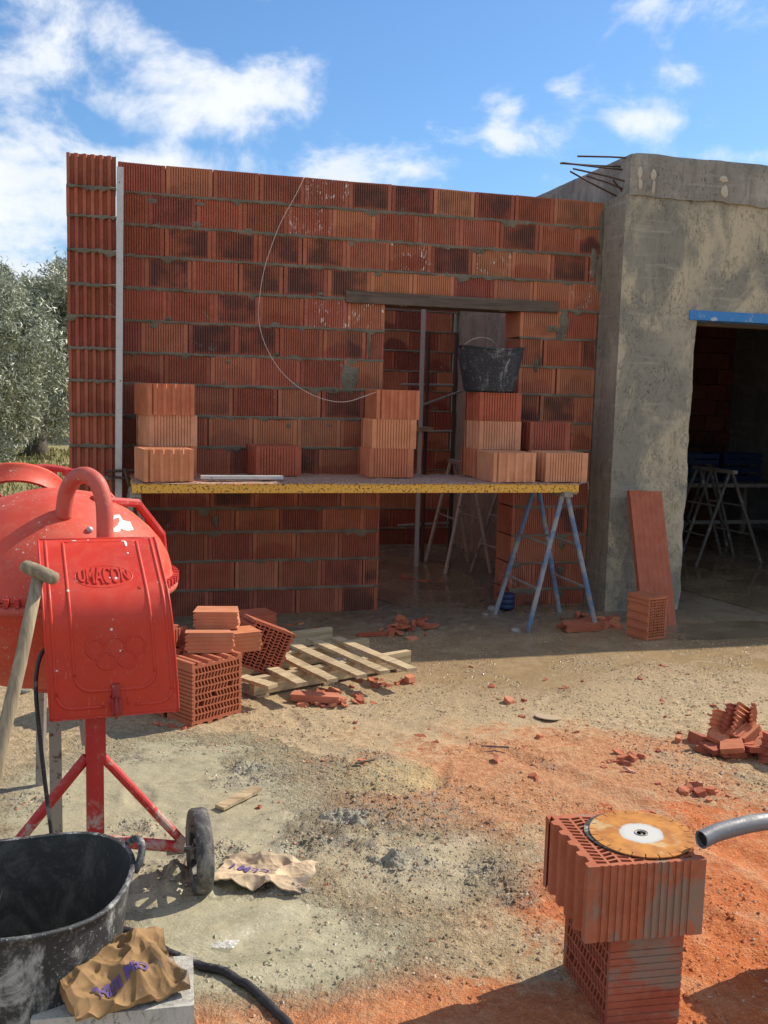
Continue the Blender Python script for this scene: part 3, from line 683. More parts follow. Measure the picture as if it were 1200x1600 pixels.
# ring beam
mb = MB(); mb.SM = True
def beamseg(x0, x1, y, z0, z1, seed, st=.03):
    nx_ = int((x1-x0)/st); nz_ = 10; X_, Z_ = np.meshgrid(np.linspace(x0, x1, nx_+1), np.linspace(0, 1, nz_+1))
    top = z1 + fbm(X_*6, X_*0, 4, seed)*.012; bot = z0 + fbm(X_*9, X_*0+4, 5, seed+2)*.045
    Zw = bot*(1-Z_)+top*Z_; Yw = y + fbm(X_*6, Zw*6, 4, seed)*.008 + np.where(Z_ > .95, .008, 0)
    e = np.clip(1-(X_-x0)/.05, 0, 1); Zw = Zw - e**2*.022*Z_; Yw = Yw + e**2*.012
    w = nx_+1; mb.mesh(np.stack([X_, Yw, Zw], -1).reshape(-1, 3).tolist(), [(j*w+i, j*w+i+1, (j+1)*w+i+1, (j+1)*w+i) for j in range(nz_) for i in range(nx_)])
beamseg(3.135, 7.6, -.312, 2.945, 3.232, 2)
mb.SM = False
mb.box((3.14, -.303, 2.96), (7.59, -.0, 3.222))
# side beam running back, slightly rough
vs = []; nyb = 60
for j in range(nyb+1):
    yy = -.305+5.0*j/nyb
    for (dx, z) in ((.0, 2.94+.04*random.random()), (.0, 3.03), (.0, 3.12), (.004, 3.205), (.02, 3.226)): vs.append((3.132+dx+.012*float(fbm(np.array(yy*8), np.array(z*9), 4, 5)), yy, z+.008*float(fbm(np.array(yy*3.), np.array(1.), 3, 2))))
mb.mesh(vs, [(j*5+k+5, j*5+k, j*5+k+1, j*5+k+6) for j in range(nyb) for k in range(4)])
mb.box((3.15, .0, 2.96), (3.38, 4.7, 3.222))
mb.build('ring_beam', M_BEAM, bl)
mb = MB(); mb.box((3.665, -.308, 2.118), (6.4, -.15, 2.186)); o = mb.build('steel_lintel', M_LINT, bl); md = o.modifiers.new('b', 'BEVEL'); md.width = .004; md.segments = 2
mb = MB(); mb.box((3.70, -.148, 2.095), (6.4, -.05, 2.137)); mb.build('timber_packing', M_LIN, bl)
for (s_, z_, a, b_, q) in [(3.255, 3.11, .022, .042, 50), (3.262, 3.03, .016, .035, 51), (3.36, 3.10, .020, .038, 53), (3.365, 3.02, .013, .05, 54), (3.92, 3.115, .040, .022, 55), (3.93, 3.03, .024, .045, 56)]:
    mb = MB(); patch(mb, s_-.05, z_-.01, a, b_, q, -.318, .008); mb.build('foam_smear', M_SMEAR, bl)
mb = MB()
for (a, b_) in [((2.70, -.1, 3.163), (3.20, -.17, 3.166)), ((2.80, -.16, 3.206), (3.27, -.25, 3.21)), ((2.78, -.14, 3.125), (3.25, -.27, 3.02)), ((2.77, -.12, 3.11), (3.14, -.13, 2.965)), ((2.87, -.18, 3.075), (3.17, -.22, 2.99)), ((2.70, -.13, 3.16), (3.18, -.20, 3.135)), ((3.06, -.2, 3.06), (3.16, -.21, 2.95))]:
    mb = MB(); mb.tube([a, [(p+q)/2+random.uniform(-.006, .006) for p, q in zip(a, b_)], b_], .0065, 7); mb.build('rebar', M_RUST, bl)
# brick lining of the dark room, its gloom put into the brick colours
rb = empty('room_back_wall', S(3.4, -4.50), TH); tag(rb, 'brick back wall inside the right-hand room, coloured dark for its gloom', 'wall')
mb = MB()
for r in range(15):
    z = -.02+r*.198; x = -.15*(r % 2)
    while x < 4.0:
        a = max(x, 0); e = min(x+.3, 3.98); g_ = random.choice([.004, .006, .02])
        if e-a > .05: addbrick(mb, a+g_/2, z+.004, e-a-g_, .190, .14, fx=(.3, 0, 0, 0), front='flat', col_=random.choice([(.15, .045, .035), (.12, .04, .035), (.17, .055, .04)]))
        x += .3
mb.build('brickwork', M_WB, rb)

# ------------------------------------------------------------------ hollow clay block
def hollow(nu=8, nv=14, U=.30, V=.29, H=.19, chan=True, broken=None, seed=0, rd=.007, rw=.0062):
    ub = set(); hu = U/2; hv = V/2
    td = .014 if chan else .003
    sw_ = (U-2*td-.020)/nu; cols = []
    x = -hu+td+.010
    for i in range(nu): cols.append((x+.0033, x+sw_-.0033)); x += sw_
    rows = []; vw = (V-.014-.016)/nv; y = -hv+rd+.008
    for i in range(nv): rows.append((y+.0031, y+vw-.0031)); y += vw
    ribs = [(-hu+.030+k*.0185, -hu+.030+k*.0185+rw) for k in range(int((U-.06)/.0185)+1)]
    nch = 5 if V > .2 else 2; cw = V/nch; ch = [(-hv+cw*k+cw*.5, -hv+cw*(k+1)-cw*.0) for k in range(nch)]; ch = [(a-.0, b-.004) for a, b in ch]
    us = sorted(set([round(q, 5) for q in [-hu, -hu+td, hu-td, hu]+[a for c in cols for a in c]+[a for c in ribs for a in c]]))
    vs_ = sorted(set([round(q, 5) for q in [-hv, -hv+rd, hv-rd, hv]+[a for c in rows for a in c]+[a for c in ch for a in c]]))
    nu_, nv_ = len(us)-1, len(vs_)-1; solid = np.ones((nu_, nv_), bool)
    big = [(nu//2-1, nv//2), (nu//2, 2), (nu//2-2, nv-3)]
    for i in range(nu_):
        uc = (us[i]+us[i+1])/2
        for j in range(nv_):
            vc = (vs_[j]+vs_[j+1])/2
            inc = [k for k, c in enumerate(cols) if c[0] < uc < c[1]]; inr = [k for k, c in enumerate(rows) if c[0] < vc < c[1]]
            if inc and inr: solid[i, j] = False
            elif inc and not inr:
                for (a, b) in big:
                    if inc[0] == a and rows[b][0] < vc < rows[min(b+1, nv-1)][1] and broken is None: solid[i, j] = False
            if abs(uc) > hu-td and (any(a < vc < b for a, b in ch) if chan else False): solid[i, j] = False
            if abs(vc) > hv-rd and any(a < uc < b for a, b in ribs): solid[i, j] = False
            if broken is not None and broken(uc, vc): solid[i, j] = False
    def mp(u, v):
        t_ = (u+hu-td-.010)/sw_; tri = abs((t_ % 2)-1)-.5
        w = 1-min(1, abs(v)/(hv-.008))**8; wu = 1-min(1, abs(u)/(hu-td-.004))**20
        vv = v + tri*.011*w*max(0, wu)
        if chan and abs(abs(u)-hu) < 1e-4:      # taper the teeth
            k = min(range(nch), key=lambda q: abs(v-(-hv+cw*q+cw*.25))); c0 = -hv+cw*k+cw*.25
            if abs(abs(v)-hv) > 1e-3: vv = c0+(v-c0)*.55
            else: vv = v
        return u, vv
    V_ = []; idx_ = {}
    def vi(i, j, k):
        key = (i, j, k)
        if key not in idx_:
            u, v = mp(us[i], vs_[j]); z = H*k
            if broken is not None and k == 1: z = H*(.75+.5*_T[(i//7*131+j//6*977+seed) & 65535]) + .02*_T[(i*31+j*17) & 65535]
            idx_[key] = len(V_); V_.append((u, v, z))
        return idx_[key]
    F_ = []
    for i in range(nu_):
        for j in range(nv_):
            if not solid[i, j]: continue
            F_.append((vi(i, j, 1), vi(i+1, j, 1), vi(i+1, j+1, 1), vi(i, j+1, 1))); F_.append((vi(i, j, 0), vi(i, j+1, 0), vi(i+1, j+1, 0), vi(i+1, j, 0)))
            for (di, dj, a, b) in ((-1, 0, (i, j+1), (i, j)), (1, 0, (i+1, j), (i+1, j+1)), (0, -1, (i, j), (i+1, j)), (0, 1, (i+1, j+1), (i, j+1))):
                ii, jj = i+di, j+dj
                if ii < 0 or jj < 0 or ii >= nu_ or jj >= nv_ or not solid[ii, jj]:
                    F_.append((vi(*a, 0), vi(*b, 0), vi(*b, 1), vi(*a, 1)))
    me = bpy.data.meshes.new('hollow_block'); me.from_pydata(V_, [], F_); me.materials.append(M_BR); me.update(); return me
ME_B = hollow(); ME_FG = hollow(rd=.0035, rw=.0085); ME_FG2 = hollow(rd=.0022, rw=.0035); ME_FG.materials[0] = M_FGB; ME_FG2.materials[0] = M_FGB; ME_HALF = hollow(8, 5, .30, .105, .19, False)
ME_BRK = hollow(8, 14, .30, .29, .16, True, lambda u, v: (v > .02+.06*math.sin(u*40)) or (u > .10 and v > -.05), 5)
NEWB = (.68, .285, .14, 1); ORB = (.58, .20, .10, 1); REDB = (.42, .11, .058, 1); PALB = (.68, .33, .185, .95); DKB = (.36, .10, .06, .9)
firstb = []
def block(loc, rz=0., color=ORB, label='', group=None, rot=None, me=None, name='hollow_brick', cat='brick', scale=None):
    o = link(name, me or ME_B); o.location = tuple(loc); o.rotation_euler = rot if rot else (0, 0, rz); o.color = color
    if scale: o.scale = scale
    tag(o, label, cat, group); return o
PZT = .985   # platform top
RB = 'spare bricks stacked on the scaffold platform'
def onplat(sfront0, off_front, lev, kind, color, label, dyaw=0., z=None):
    """sfront0 = s of the left front corner, off_front = distance of its front face"""
    w = .29 if kind == 'chan' else .30; d = .30 if kind == 'chan' else .29
    c = S(sfront0+w/2, off_front-d/2, (PZT+.004+lev*.1905) if z is None else z)
    return block(c, TH+(PI/2 if kind == 'chan' else 0)+dyaw, color, label, RB)
onplat(-.178, .78, 0, 'chan', NEWB, 'bright orange channelled brick at the left end of the yellow plank, before a stack', .16)
onplat(-.150, .47, 0, 'rib', ORB, 'bottom brick of the leftmost platform stack, hidden behind a bright channelled one', .22)
onplat(-.150, .47, 1, 'rib', PALB, 'pale finely ribbed brick, middle of the leftmost platform stack', .24)
onplat(-.160, .49, 2, 'chan', ORB, 'channelled brick on top of the leftmost platform stack', .25)
onplat(.545, .35, 0, 'rib', REDB, 'lone dark red ribbed brick on the plank behind the metal level', .08)
onplat(1.285, .45, 0, 'rib', ORB, 'bottom ribbed brick of the three beside the left door jamb')
onplat(1.299, .45, 1, 'rib', NEWB, 'orange ribbed brick, middle of the three beside the left door jamb')
onplat(1.325, .45, 2, 'chan', ORB, 'channelled brick topping the stack beside the left door jamb')
onplat(2.030, .43, 0, 'rib', ORB, 'bottom brick of the stack under the black bucket')
onplat(2.040, .45, 1, 'rib', PALB, 'pale ribbed brick, middle of the stack under the black bucket')
onplat(2.035, .45, 2, 'rib', REDB, 'dark red ribbed brick directly under the black bucket')
onplat(2.020, .78, 0, 'chan', PALB, 'peach channelled brick on the plank edge before the bucket stack', .0)
onplat(2.395, .75, 0, 'rib', PALB, 'pale ribbed brick on the right end of the plank')
onplat(2.43, .42, 0, 'rib', REDB, 'lower red brick against the wall at the right end of the plank')
onplat(2.42, .42, 1, 'rib', DKB, 'dark red ribbed brick with a mortar dab, behind the right end of the plank')

# ------------------------------------------------------------------ platform
pf = empty('scaffold_plank', S(-.22, .80, PZT), TH); tag(pf, 'long yellow painted scaffold plank, rusty and mortar splashed, along the brick wall', 'plank')
mb = MB(); mb.box((0, 0, -.062), (2.835, .66, -.004)); o = mb.build('deck', M_YEL, pf); md = o.modifiers.new('b', 'BEVEL'); md.width = .004; md.segments = 2
# crust of dirt on top
nx_, ny_ = 190, 44; X_, Y_ = np.meshgrid(np.linspace(.0, 2.83, nx_+1), np.linspace(-.004, .655, ny_+1)); Z_ = -.003+np.clip(fbm(X_*14, Y_*14, 5, 13)+.12, 0, 1)*.022; Z_[0] = -.005-np.clip(fbm(X_[0]*20, X_[0]*0, 4, 3), 0, 1)*.02
idx = np.arange((nx_+1)*(ny_+1)).reshape(ny_+1, nx_+1); Fq = np.stack([idx[:-1, :-1], idx[:-1, 1:], idx[1:, 1:], idx[1:, :-1]], -1).reshape(-1, 4)
npmesh('dried_mortar_crust', np.stack([X_, Y_, Z_], -1).reshape(-1, 3), Fq, M_PLTOP, pf, True)
for x in (0., 2.80): mb = MB(); mb.box((x, .02, -.075), (x+.035, .64, -.0635)); mb.build('end_batten', M_GREYM, pf)
mb = MB(); mb.tube([(2.835, .03, -.02), (2.86, .03, .0), (2.91, .03, .006), (2.92, .03, -.04)], .006, 6)
mb.build('end_hook', M_GREYM, pf)

# trestles: A legs splay along x, ridge runs along y
def trestle(name, loc, rz, mat, label, group, Hh=.90, ridge=.5, spread=.50, feet=None, color2=None, brace=(.36, .68)):
    t = empty(name, loc, rz); tag(t, label, 'trestle', group)
    ends = []
    for sgn, y in ((-1, 0.), (1, ridge)):
        for sx in (-1, 1):
            top = Vector((sx*.018, y, Hh)); bot = Vector((sx*spread/2, y+sgn*.06, 0)); mb = MB(); mb.tube([top, bot], [.0165, .0165], 8); mb.build('leg', mat, t)
            ends.append((top, bot))
    mb = MB(); mb.box((-.03, -.06, Hh-.002), (.03, ridge+.06, Hh+.03)); mb.build('ridge_beam', M_GREYM, t)
    for k in brace:
        for a, b_ in ((0, 2), (1, 3)):
            mb = MB(); p = ends[a][0].lerp(ends[a][1], k); q = ends[b_][0].lerp(ends[b_][1], k); mb.tube([p, q], .009, 6); mb.build('cross_brace', M_GREYM, t)
    return t
TG = 'metal trestles'
trestle('trestle', S(2.53, .77, 0), TH, M_BLUE, 'blue painted metal trestle under the right end of the yellow plank', TG, .90, .45, .50)
trestle('trestle', S(-.20, .72, 0), TH, M_GREYM, 'grimy trestle under the left end of the yellow plank behind the mixer', TG, .90, .45, .26)
trestle('trestle', S(2.66, -1.38, 0), TH, M_TRL, 'grey metal trestle standing in the wet room seen through the doorway', TG, .93, .45, .42, brace=(.5,))
trestle('trestle', S(3.02, -.95, 0), TH+.15, M_GREYM, 'second trestle behind the right door jamb, mostly hidden by it', TG, .80, .4, .5)
trestle('trestle', S(5.35, -1.5, 0), TH+.05, M_TRD, 'front trestle standing in the dark right-hand room', TG, .87, .5, .74)
trestle('trestle', S(5.55, -2.1, 0), TH-.5, M_TRD, 'rear trestle leaning among blue crates in the dark room', TG, .85, .5, .5)
# ------------------------------------------------------------------ things on the platform
bk = empty('bucket', S(2.155, .30, PZT+.006+3*.1905), TH); tag(bk, 'black plastic builder bucket splashed with cement on the brick stack in the doorway', 'bucket')
mb = MB(); mb.SM = True; mb.lathe([(0, .004), (.160, .0), (.172, .01), (.186, .10), (.203, .20), (.216, .285), (.224, .290), (.224, .298), (.214, .300), (.208, .286), (.19, .18), (.165, .02), (0, .016)], 48)
o = mb.build('bucket_body', M_BKT, bk, None, 40)
for p in o.data.vertices:
    a = math.atan2(p.co.y, p.co.x); k = p.co.z/.3; p.co.z += .012*k*math.cos(2*a); p.co.x += .012*k*math.cos(3*a+1)
mb = MB(); mb.SM = True; pts = [(-.20+.0*k, -.05, .27) for k in range(1)]
pts = [(-.212+.19*(1-math.cos(a))/2*1.2, -.03-.07*math.sin(a), .285+.075*math.sin(a)) for a in np.linspace(0, PI, 14)]
mb.tube(pts, .0045, 7); mb.build('handle', M_GREYM, bk); mb = MB(); mb.tube([(.19, -.06, .285), (.215, -.06, .31), (.225, -.02, .30), (.225, .02, .28)], .004, 7); mb.build('handle', M_GREYM, bk)
lv = empty('spirit_level', S(.18, .70, PZT+.012), TH); tag(lv, 'short grey metal straightedge lying on the dirty plank top', 'level')
mb = MB(); mb.box((0, 0, 0), (.50, .045, .022)); o = mb.build('profile', M_ALU, lv); md = o.modifiers.new('b', 'BEVEL'); md.width = .002
mb = MB(); mb.box((.5005, .005, .004), (.5035, .040, .018)); mb.build('end_cap', M_DARK, lv)
sb_ = empty('straightedge_bar', S(-.305, .40, .0), TH); tag(sb_, 'tall aluminium straightedge clamped upright beside the brick pier', 'straightedge')
mb = MB(); M_ = Matrix.Shear('XY', 3, (0, 0)).to_4x4()
vs = []
for z, x in ((0., -.018), (2.83, .012)):
    vs += [(x, 0, z), (x+.040, 0, z), (x+.040, .02, z), (x, .02, z)]
mb.mesh(vs, [(0, 1, 5, 4), (1, 2, 6, 5), (2, 3, 7, 6), (3, 0, 4, 7), (4, 5, 6, 7), (3, 2, 1, 0)]); mb.build('profile', M_ALU, sb_)
for z in (2.74, 1.57): mb = MB(); mb.tube([(.027, -.003, z), (.027, .0, z)], .004, 10); mb.build('bolt_hole', M_DARK, sb_)
mb = MB(); mb.tube([(-.06, -.02, 1.02), (.16, -.03, 1.03)], .009, 6); mb.tube([(-.05, -.02, .99), (.13, -.03, .97)], .008, 6); mb.tube([(.05, -.03, 1.04), (.075, -.04, .93), (.12, -.03, .92)], .012, 6); mb.tube([(-.03, -.03, 1.03), (-.02, -.03, .90)], .008, 6)
mb.build('clamp', M_RUST, sb_)
# loose wire hanging down the wall face
pts = [(475, 277, .02), (462, 305, .03), (440, 345, .035), (424, 385, .03), (412, 425, .03), (405, 470, .03), (405, 505, .03), (415, 540, .05), (435, 575, .08), (460, 600, .12), (490, 618, .2), (520, 627, .3), (545, 627, .38), (570, 619, .42), (592, 611, .44)]
def Wpt(x, y, off):
    d = ray(x, y); o_ = W0+WN*off; k = ((o_-CC)@WN)/(d@WN); return CC+d*k
P_ = [Wpt(*p) for p in pts]; wr = MB(); wr.SM = True
def smooth(pts, n=6):
    pts = [np.array(p, float) for p in pts]; out_ = []
    for i in range(len(pts)-1):
        p0 = pts[max(i-1, 0)]; p1 = pts[i]; p2 = pts[i+1]; p3 = pts[min(i+2, len(pts)-1)]
        for k in range(n):
            t = k/n; out_.append(tuple(.5*((2*p1)+(-p0+p2)*t+(2*p0-5*p1+4*p2-p3)*t*t+(-p0+3*p1-3*p2+p3)*t**3)))
    return out_+[tuple(pts[-1])]
wr.tube(smooth(P_), .0026, 6); o = wr.build('loose_wire', M_WIRE); tag(o, 'thin pale wire hanging in a long loop down the brick wall face', 'wire')

# things seen inside the doorway
sf = empty('access_ladder', S(2.42, -1.9, 0), TH); tag(sf, 'narrow rusty metal ladder frame with rungs inside the new room', 'ladder')
mb = MB(); mb.tube([(0, 0, 0), (0, 0, 2.1)], .018, 8); mb.build('upright', M_RUST, sf); mb = MB(); mb.tube([(.28, .05, 0), (.28, .05, 2.1)], .018, 8); mb.build('upright', M_RUST, sf)
for z in (.35, .8, 1.2, 1.62): mb = MB(); mb.tube([(-.25, -.02, z), (.28, .05, z+.01)], .012, 6); mb.build('rung', M_GREYM, sf)
mb = MB(); mb.tube([(-.45, -.1, 1.30), (.35, .05, 1.58)], .012, 6); mb.build('diagonal_brace', M_GREYM, sf)
mb = MB(); mb.box((-.012, -.01, 0), (.020, .02, 2.35)); o = mb.build('plumb_rail', M_ALU); o.location = S(2.30, -1.7, 0); o.rotation_euler = (0, 0, TH); tag(o, 'upright aluminium rail standing in the room behind the doorway', 'rail')
mb = MB(); mb.box((-.35, -.1, 0), (.12, .10, .035)); o = mb.build('short_board', M_PAL); o.location = S(2.30, -1.78, 1.215); o.rotation_euler = (0, 0, TH); tag(o, 'short pale board laid on a scaffold rung inside the doorway', 'board')
mb = MB(); mb.SM = True; mb.lathe([(0, 0), (.055, 0), (.06, .01), (.063, .03), (.058, .035), (.063, .04), (.063, .07), (.058, .075), (.063, .08), (.066, .11), (.06, .112), (0, .105)], 24); o = mb.build('blue_pot', M_DBLUE); o.location = S(2.42, .12, .01); tag(o, 'small ribbed dark blue plastic tub on the mud at the right door jamb', 'tub')

# dark room contents
def crate(loc, rz, label):
    t = empty('plastic_crate', loc, rz); tag(t, label, 'crate', 'dark blue crates in the right-hand room'); w, d, h, th = .5, .36, .30, .012
    for nm, a, b_ in (('floor', (0, 0, 0), (w, d, th)),):
        mb = MB(); mb.box(a, b_); mb.build('crate_floor', M_DBLUE, t)
    mb = MB()
    for z in (th+.001, .11, .20, .27):
        hh = .05
        mb.box((0, 0, z), (w, th, z+hh)); mb.box((0, d-th, z), (w, d, z+hh)); mb.box((0, th+.001, z), (th, d-th-.001, z+hh)); mb.box((w-th, th+.001, z), (w, d-th-.001, z+hh))
    for x in (.02, .16, .32, .46): mb.box((x, -.006, .02), (x+.02, -.001, h)); 
    mb.build('slatted_side', M_DBLUE, t)
tb = empty('work_table', S(5.45, -2.9, 0), TH); tag(tb, 'low dark table against the brick back wall inside the room', 'table')
mb = MB(); mb.box((-.8, 0, .60), (1.6, .7, .64)); mb.build('tabletop', M_GREYM, tb)
for x, y in ((-.75, .05), (1.5, .05), (-.75, .62), (1.5, .62)): mb = MB(); mb.box((x, y, 0), (x+.05, y+.05, .599)); mb.build('leg', M_GREYM, tb)
mb = MB(); mb.box((-.74, .07, .18), (1.54, .1, .22)); mb.build('lower_rail', M_GREYM, tb)
crate(S(5.0, -3.1, .642), TH+.1, 'dark blue crate at the left end of the low table')
crate(S(5.75, -3.05, .642), TH-.05, 'dark blue crate in the middle of the low table')
crate(S(6.4, -3.15, .642), TH, 'dark blue crate at the right end of the low table')

# ------------------------------------------------------------------ leaning clay tile and standing block
tl = MB(); ol = outline(.26, .04, 'chan'); 
vs = [(a, b_, 0) for a, b_ in ol]+[(a, b_, .96) for a, b_ in ol]; n = len(ol)
ol2 = []
for i in range(7): 
    a = i*.26/6.5; ol2 += [(a, 0), (a+.026, 0), (a+.029, .002), (a+.037, .002)]
ol2 = [p for p in ol2 if p[0] < .257]+[(.26, 0), (.26, .04), (0, .04)]
n = len(ol2); vs = [(a, b_, 0) for a, b_ in ol2]+[(a, b_, .96) for a, b_ in ol2]
tl.mesh(vs, [(i, (i+1) % n, n+(i+1) % n, n+i) for i in range(n)]+[tuple(range(n-1, -1, -1)), tuple(range(n, 2*n))])
o = tl.build('clay_plank_tile', M_BR); o.color = (.42, .125, .07, .8); tag(o, 'long flat red clay tile leaning on the concrete pier', 'tile')
pb = S(3.16, .78, .005); o.location = tuple(pb); lean = math.atan2(.34, .90); o.rotation_euler = (-lean*.98, math.radians(2.2), TH+.03)
hb = G(998, 1004); fdir = np.array(G(1027, 1001))-np.array(hb); ang = math.atan2(fdir[1], fdir[0])
# perforation axis (local z) horizontal, face towards the camera right
def lying(corner, yaw, color, label, group=None, me=None, roll=0., name='hollow_brick', z=0., ln_=.19, turn=0.):
    """block with its perforation axis horizontal; perforated face looks along direction (sin yaw,-cos yaw); corner = its lower left front corner"""
    Rm = Matrix.Rotation(yaw, 4, 'Z') @ Matrix.Rotation(PI/2, 4, 'X') @ Matrix.Rotation(turn, 4, 'Z')     # local z -> front (-y)
    w = (.29 if abs(turn) > 1 else .30) if me is None else .30; h = (.30 if abs(turn) > 1 else .29) if me is None else .105
    cen = Vector(corner)+Matrix.Rotation(yaw, 3, 'Z') @ Vector((w/2, ln_, h/2))
    o = link(name, me or ME_B); o.matrix_world = Matrix.Translation(Vector((0, 0, 0))) @ Matrix.Translation(cen) @ Matrix.Rotation(roll, 4, Vector((math.sin(yaw), -math.cos(yaw), 0))) @ Rm
    o.color = color; tag(o, label, 'brick', group); return o
o = lying((hb[0], hb[1], 0.), .52, (.50, .17, .085, 1), 'single hollow brick standing on end before the leaning clay tile')
o.scale = (.56, .97, 1.)   # a narrower half-width block

# ------------------------------------------------------------------ brick pile and pallet at left
PG = 'bricks piled beside the pallet'
c0 = G(300, 1138); yw = math.radians(48)
lying((c0[0], c0[1], 0), yw, (.46, .14, .07, 1), 'big hollow brick with perforations facing the pallet, front of the pile', PG, turn=PI/2)
d_ = np.array([math.cos(yw), math.sin(yw), 0]); nn_ = np.array([math.sin(yw), -math.cos(yw), 0])
c1 = np.array(c0)-nn_*.22
lying((c1[0]-.0, c1[1], 0), yw, REDB, 'hollow brick standing behind the front one of the pile', PG, turn=PI/2)
bz = .302
c2 = np.array(c0)+d_*.12-nn_*.33
block((c2[0]-.13, c2[1]+.0, .30), 1.0, REDB, 'hollow brick with its holes facing up at the back left of the pile', PG, scale=(1, 1, .45))
def hpiece(px, py, z, yaw, color, label, tilt=0., me=None):
    """half brick lying with ribs horizontal, long side across"""
    p = G(px, py, z); o = link('half_brick', me or ME_HALF)
    o.matrix_world = Matrix.Translation(Vector(p)) @ Matrix.Rotation(yaw, 4, 'Z') @ Matrix.Rotation(tilt, 4, 'X') @ Matrix.Rotation(PI/2, 4, 'Y') @ Matrix.Rotation(PI/2, 4, 'Z')
    o.color = color; tag(o, label, 'brick', PG); return o
def slab(name, L, Wd, Hh, nrib=6, broken=True, seed=0):
    mb = MB(); rs = random.Random(seed); prof = []
    for k in range(nrib): a = k*Hh/nrib; prof += [(0, a), (0, a+Hh/nrib*.6), (.004, a+Hh/nrib*.68), (.004, a+Hh/nrib*.94)]
    prof += [(0, Hh), (Wd, Hh), (Wd, 0)]; n = len(prof); nx_ = 9; vs = []
    for i in range(nx_):
        for (y, z) in prof:
            x = -L/2+L*i/(nx_-1)
            if broken and i in (0, nx_-1): x += rs.uniform(-.012, .012)
            vs.append((x, y-Wd/2, z))
    fs = [(i*n+k, (i+1)*n+k, (i+1)*n+(k+1) % n, i*n+(k+1) % n) for i in range(nx_-1) for k in range(n)]+[tuple(range(n)), tuple((nx_-1)*n+k for k in range(n-1, -1, -1))]
    mb.mesh(vs, fs); return mb.data(name, M_BR)
ME_SL = slab('ribbed_piece', .19, .28, .10, 5)
p = G(335, 1012, .31); o = block((p[0]-.03, p[1], .292), .22, (.54, .21, .11, .95), 'broken brick half with horizontal ribs lying on the front pile brick', PG, me=ME_SL, name='half_brick', scale=(1.15, .45, .95)); o.rotation_euler = (-.12, .03, .25)
p = G(345, 985, .36); block((p[0]-.03, p[1]+.05, .37), .1, (.56, .22, .115, .95), 'ribbed brick half topmost at the back of the pile', PG, me=ME_SL, name='half_brick', scale=(1.1, .5, .85))
p = G(368, 1030, .25); block((p[0]+.0, p[1]+.12, .27), .5, (.55, .21, .10, .9), 'ribbed brick half at the right of the pile top', PG, me=ME_SL, name='half_brick', scale=(.9, .5, .95))
p = G(372, 1040, .0); block((p[0]+.03, p[1]+.30, .0), .5, REDB, 'dark brick half under the right of the pile', PG, me=ME_SL, name='half_brick', scale=(1.3, .6, 2.4))
# tilted block leaning on the pallet
q0 = G(372, 1058, 0.09); o = lying((q0[0]+.02, q0[1]-.04, .075), .50, (.44, .13, .07, 1), 'tilted hollow brick resting on the far left corner of the pallet', PG, roll=math.radians(-24)); o.scale = (.84, .84, .8)
p = G(430, 1000, .24); block((p[0], p[1]+.02, .20), .3, ORB, 'broken ribbed shell leaning behind the tilted brick', PG, me=ME_SL, name='half_brick', rot=(.1, -1.15, .55), scale=(.8, .35, .8))

pl = empty('wooden_pallet', (0, 0, 0)); 
A = np.array(G(398, 1093)); B = np.array(G(643, 1046)); Cp = np.array(G(523, 1003)); dl = (B-A)/np.linalg.norm(B-A); LL = np.linalg.norm(B-A)
pl.location = tuple(A); yawp = math.atan2(dl[1], dl[0]); pl.rotation_euler = (0, 0, yawp); tag(pl, 'weathered pine pallet with gaps lying by the brick pile', 'pallet')
def wl(P): d = np.array(P)-A; return Vector((d@dl, d@np.array([-dl[1], dl[0], 0]), P[2]))
def plank(mb, a, b_, w, t, jit=.0015):
    a = Vector(a); b_ = Vector(b_); x = (b_-a).normalized(); y = Vector((0, 0, 1)).cross(x).normalized(); z = x.cross(y)
    n = 8; vs = []
    for i in range(n+1):
        c = a.lerp(b_, i/n); ww = w/2*(1+random.uniform(-.04, .04))
        for sy, sz in ((-1, -1), (1, -1), (1, 1), (-1, 1)): vs.append(tuple(c+y*sy*ww+z*sz*t/2+z*random.uniform(-jit, jit)))
    fs = [(i*4+k, i*4+(k+1) % 4, i*4+4+(k+1) % 4, i*4+4+k) for i in range(n) for k in range(4)]+[(3, 2, 1, 0), (n*4, n*4+1, n*4+2, n*4+3)]
    mb.mesh(vs, fs)
slp = [((523, 997), (640, 1045)), ((485, 999), (598, 1049)), ((447, 1003), (562, 1055)), ((432, 1020), (517, 1062)), ((415, 1040), (470, 1068)), ((378, 1058), (425, 1072))]
for i, (a, b_) in enumerate(slp):
    mb = MB(); pa, pb_ = wl(G(*a, .115)), wl(G(*b_, .115)); pb_ = pb_+(pa-pb_)*-.03
    plank(mb, pa, pb_, .062, .018); mb.build('slat', M_PAL, pl)
D_ = wl(Cp).y
for yy in (.03, D_*.5, D_*.98):
    mb = MB(); plank(mb, (-.0 if yy < .1 else yy*.34, yy, .060), (LL if yy < .1 else LL-.02-yy*.05, yy, .060), .045, .088); mb.build('stringer', M_PAL, pl)
mb = MB()
for x in (.05, LL*.45, LL*.93): plank(mb, (x, 0, .008), (x-.02, D_, .008), .07, .014)
mb.build('bottom_board', M_PAL, pl)
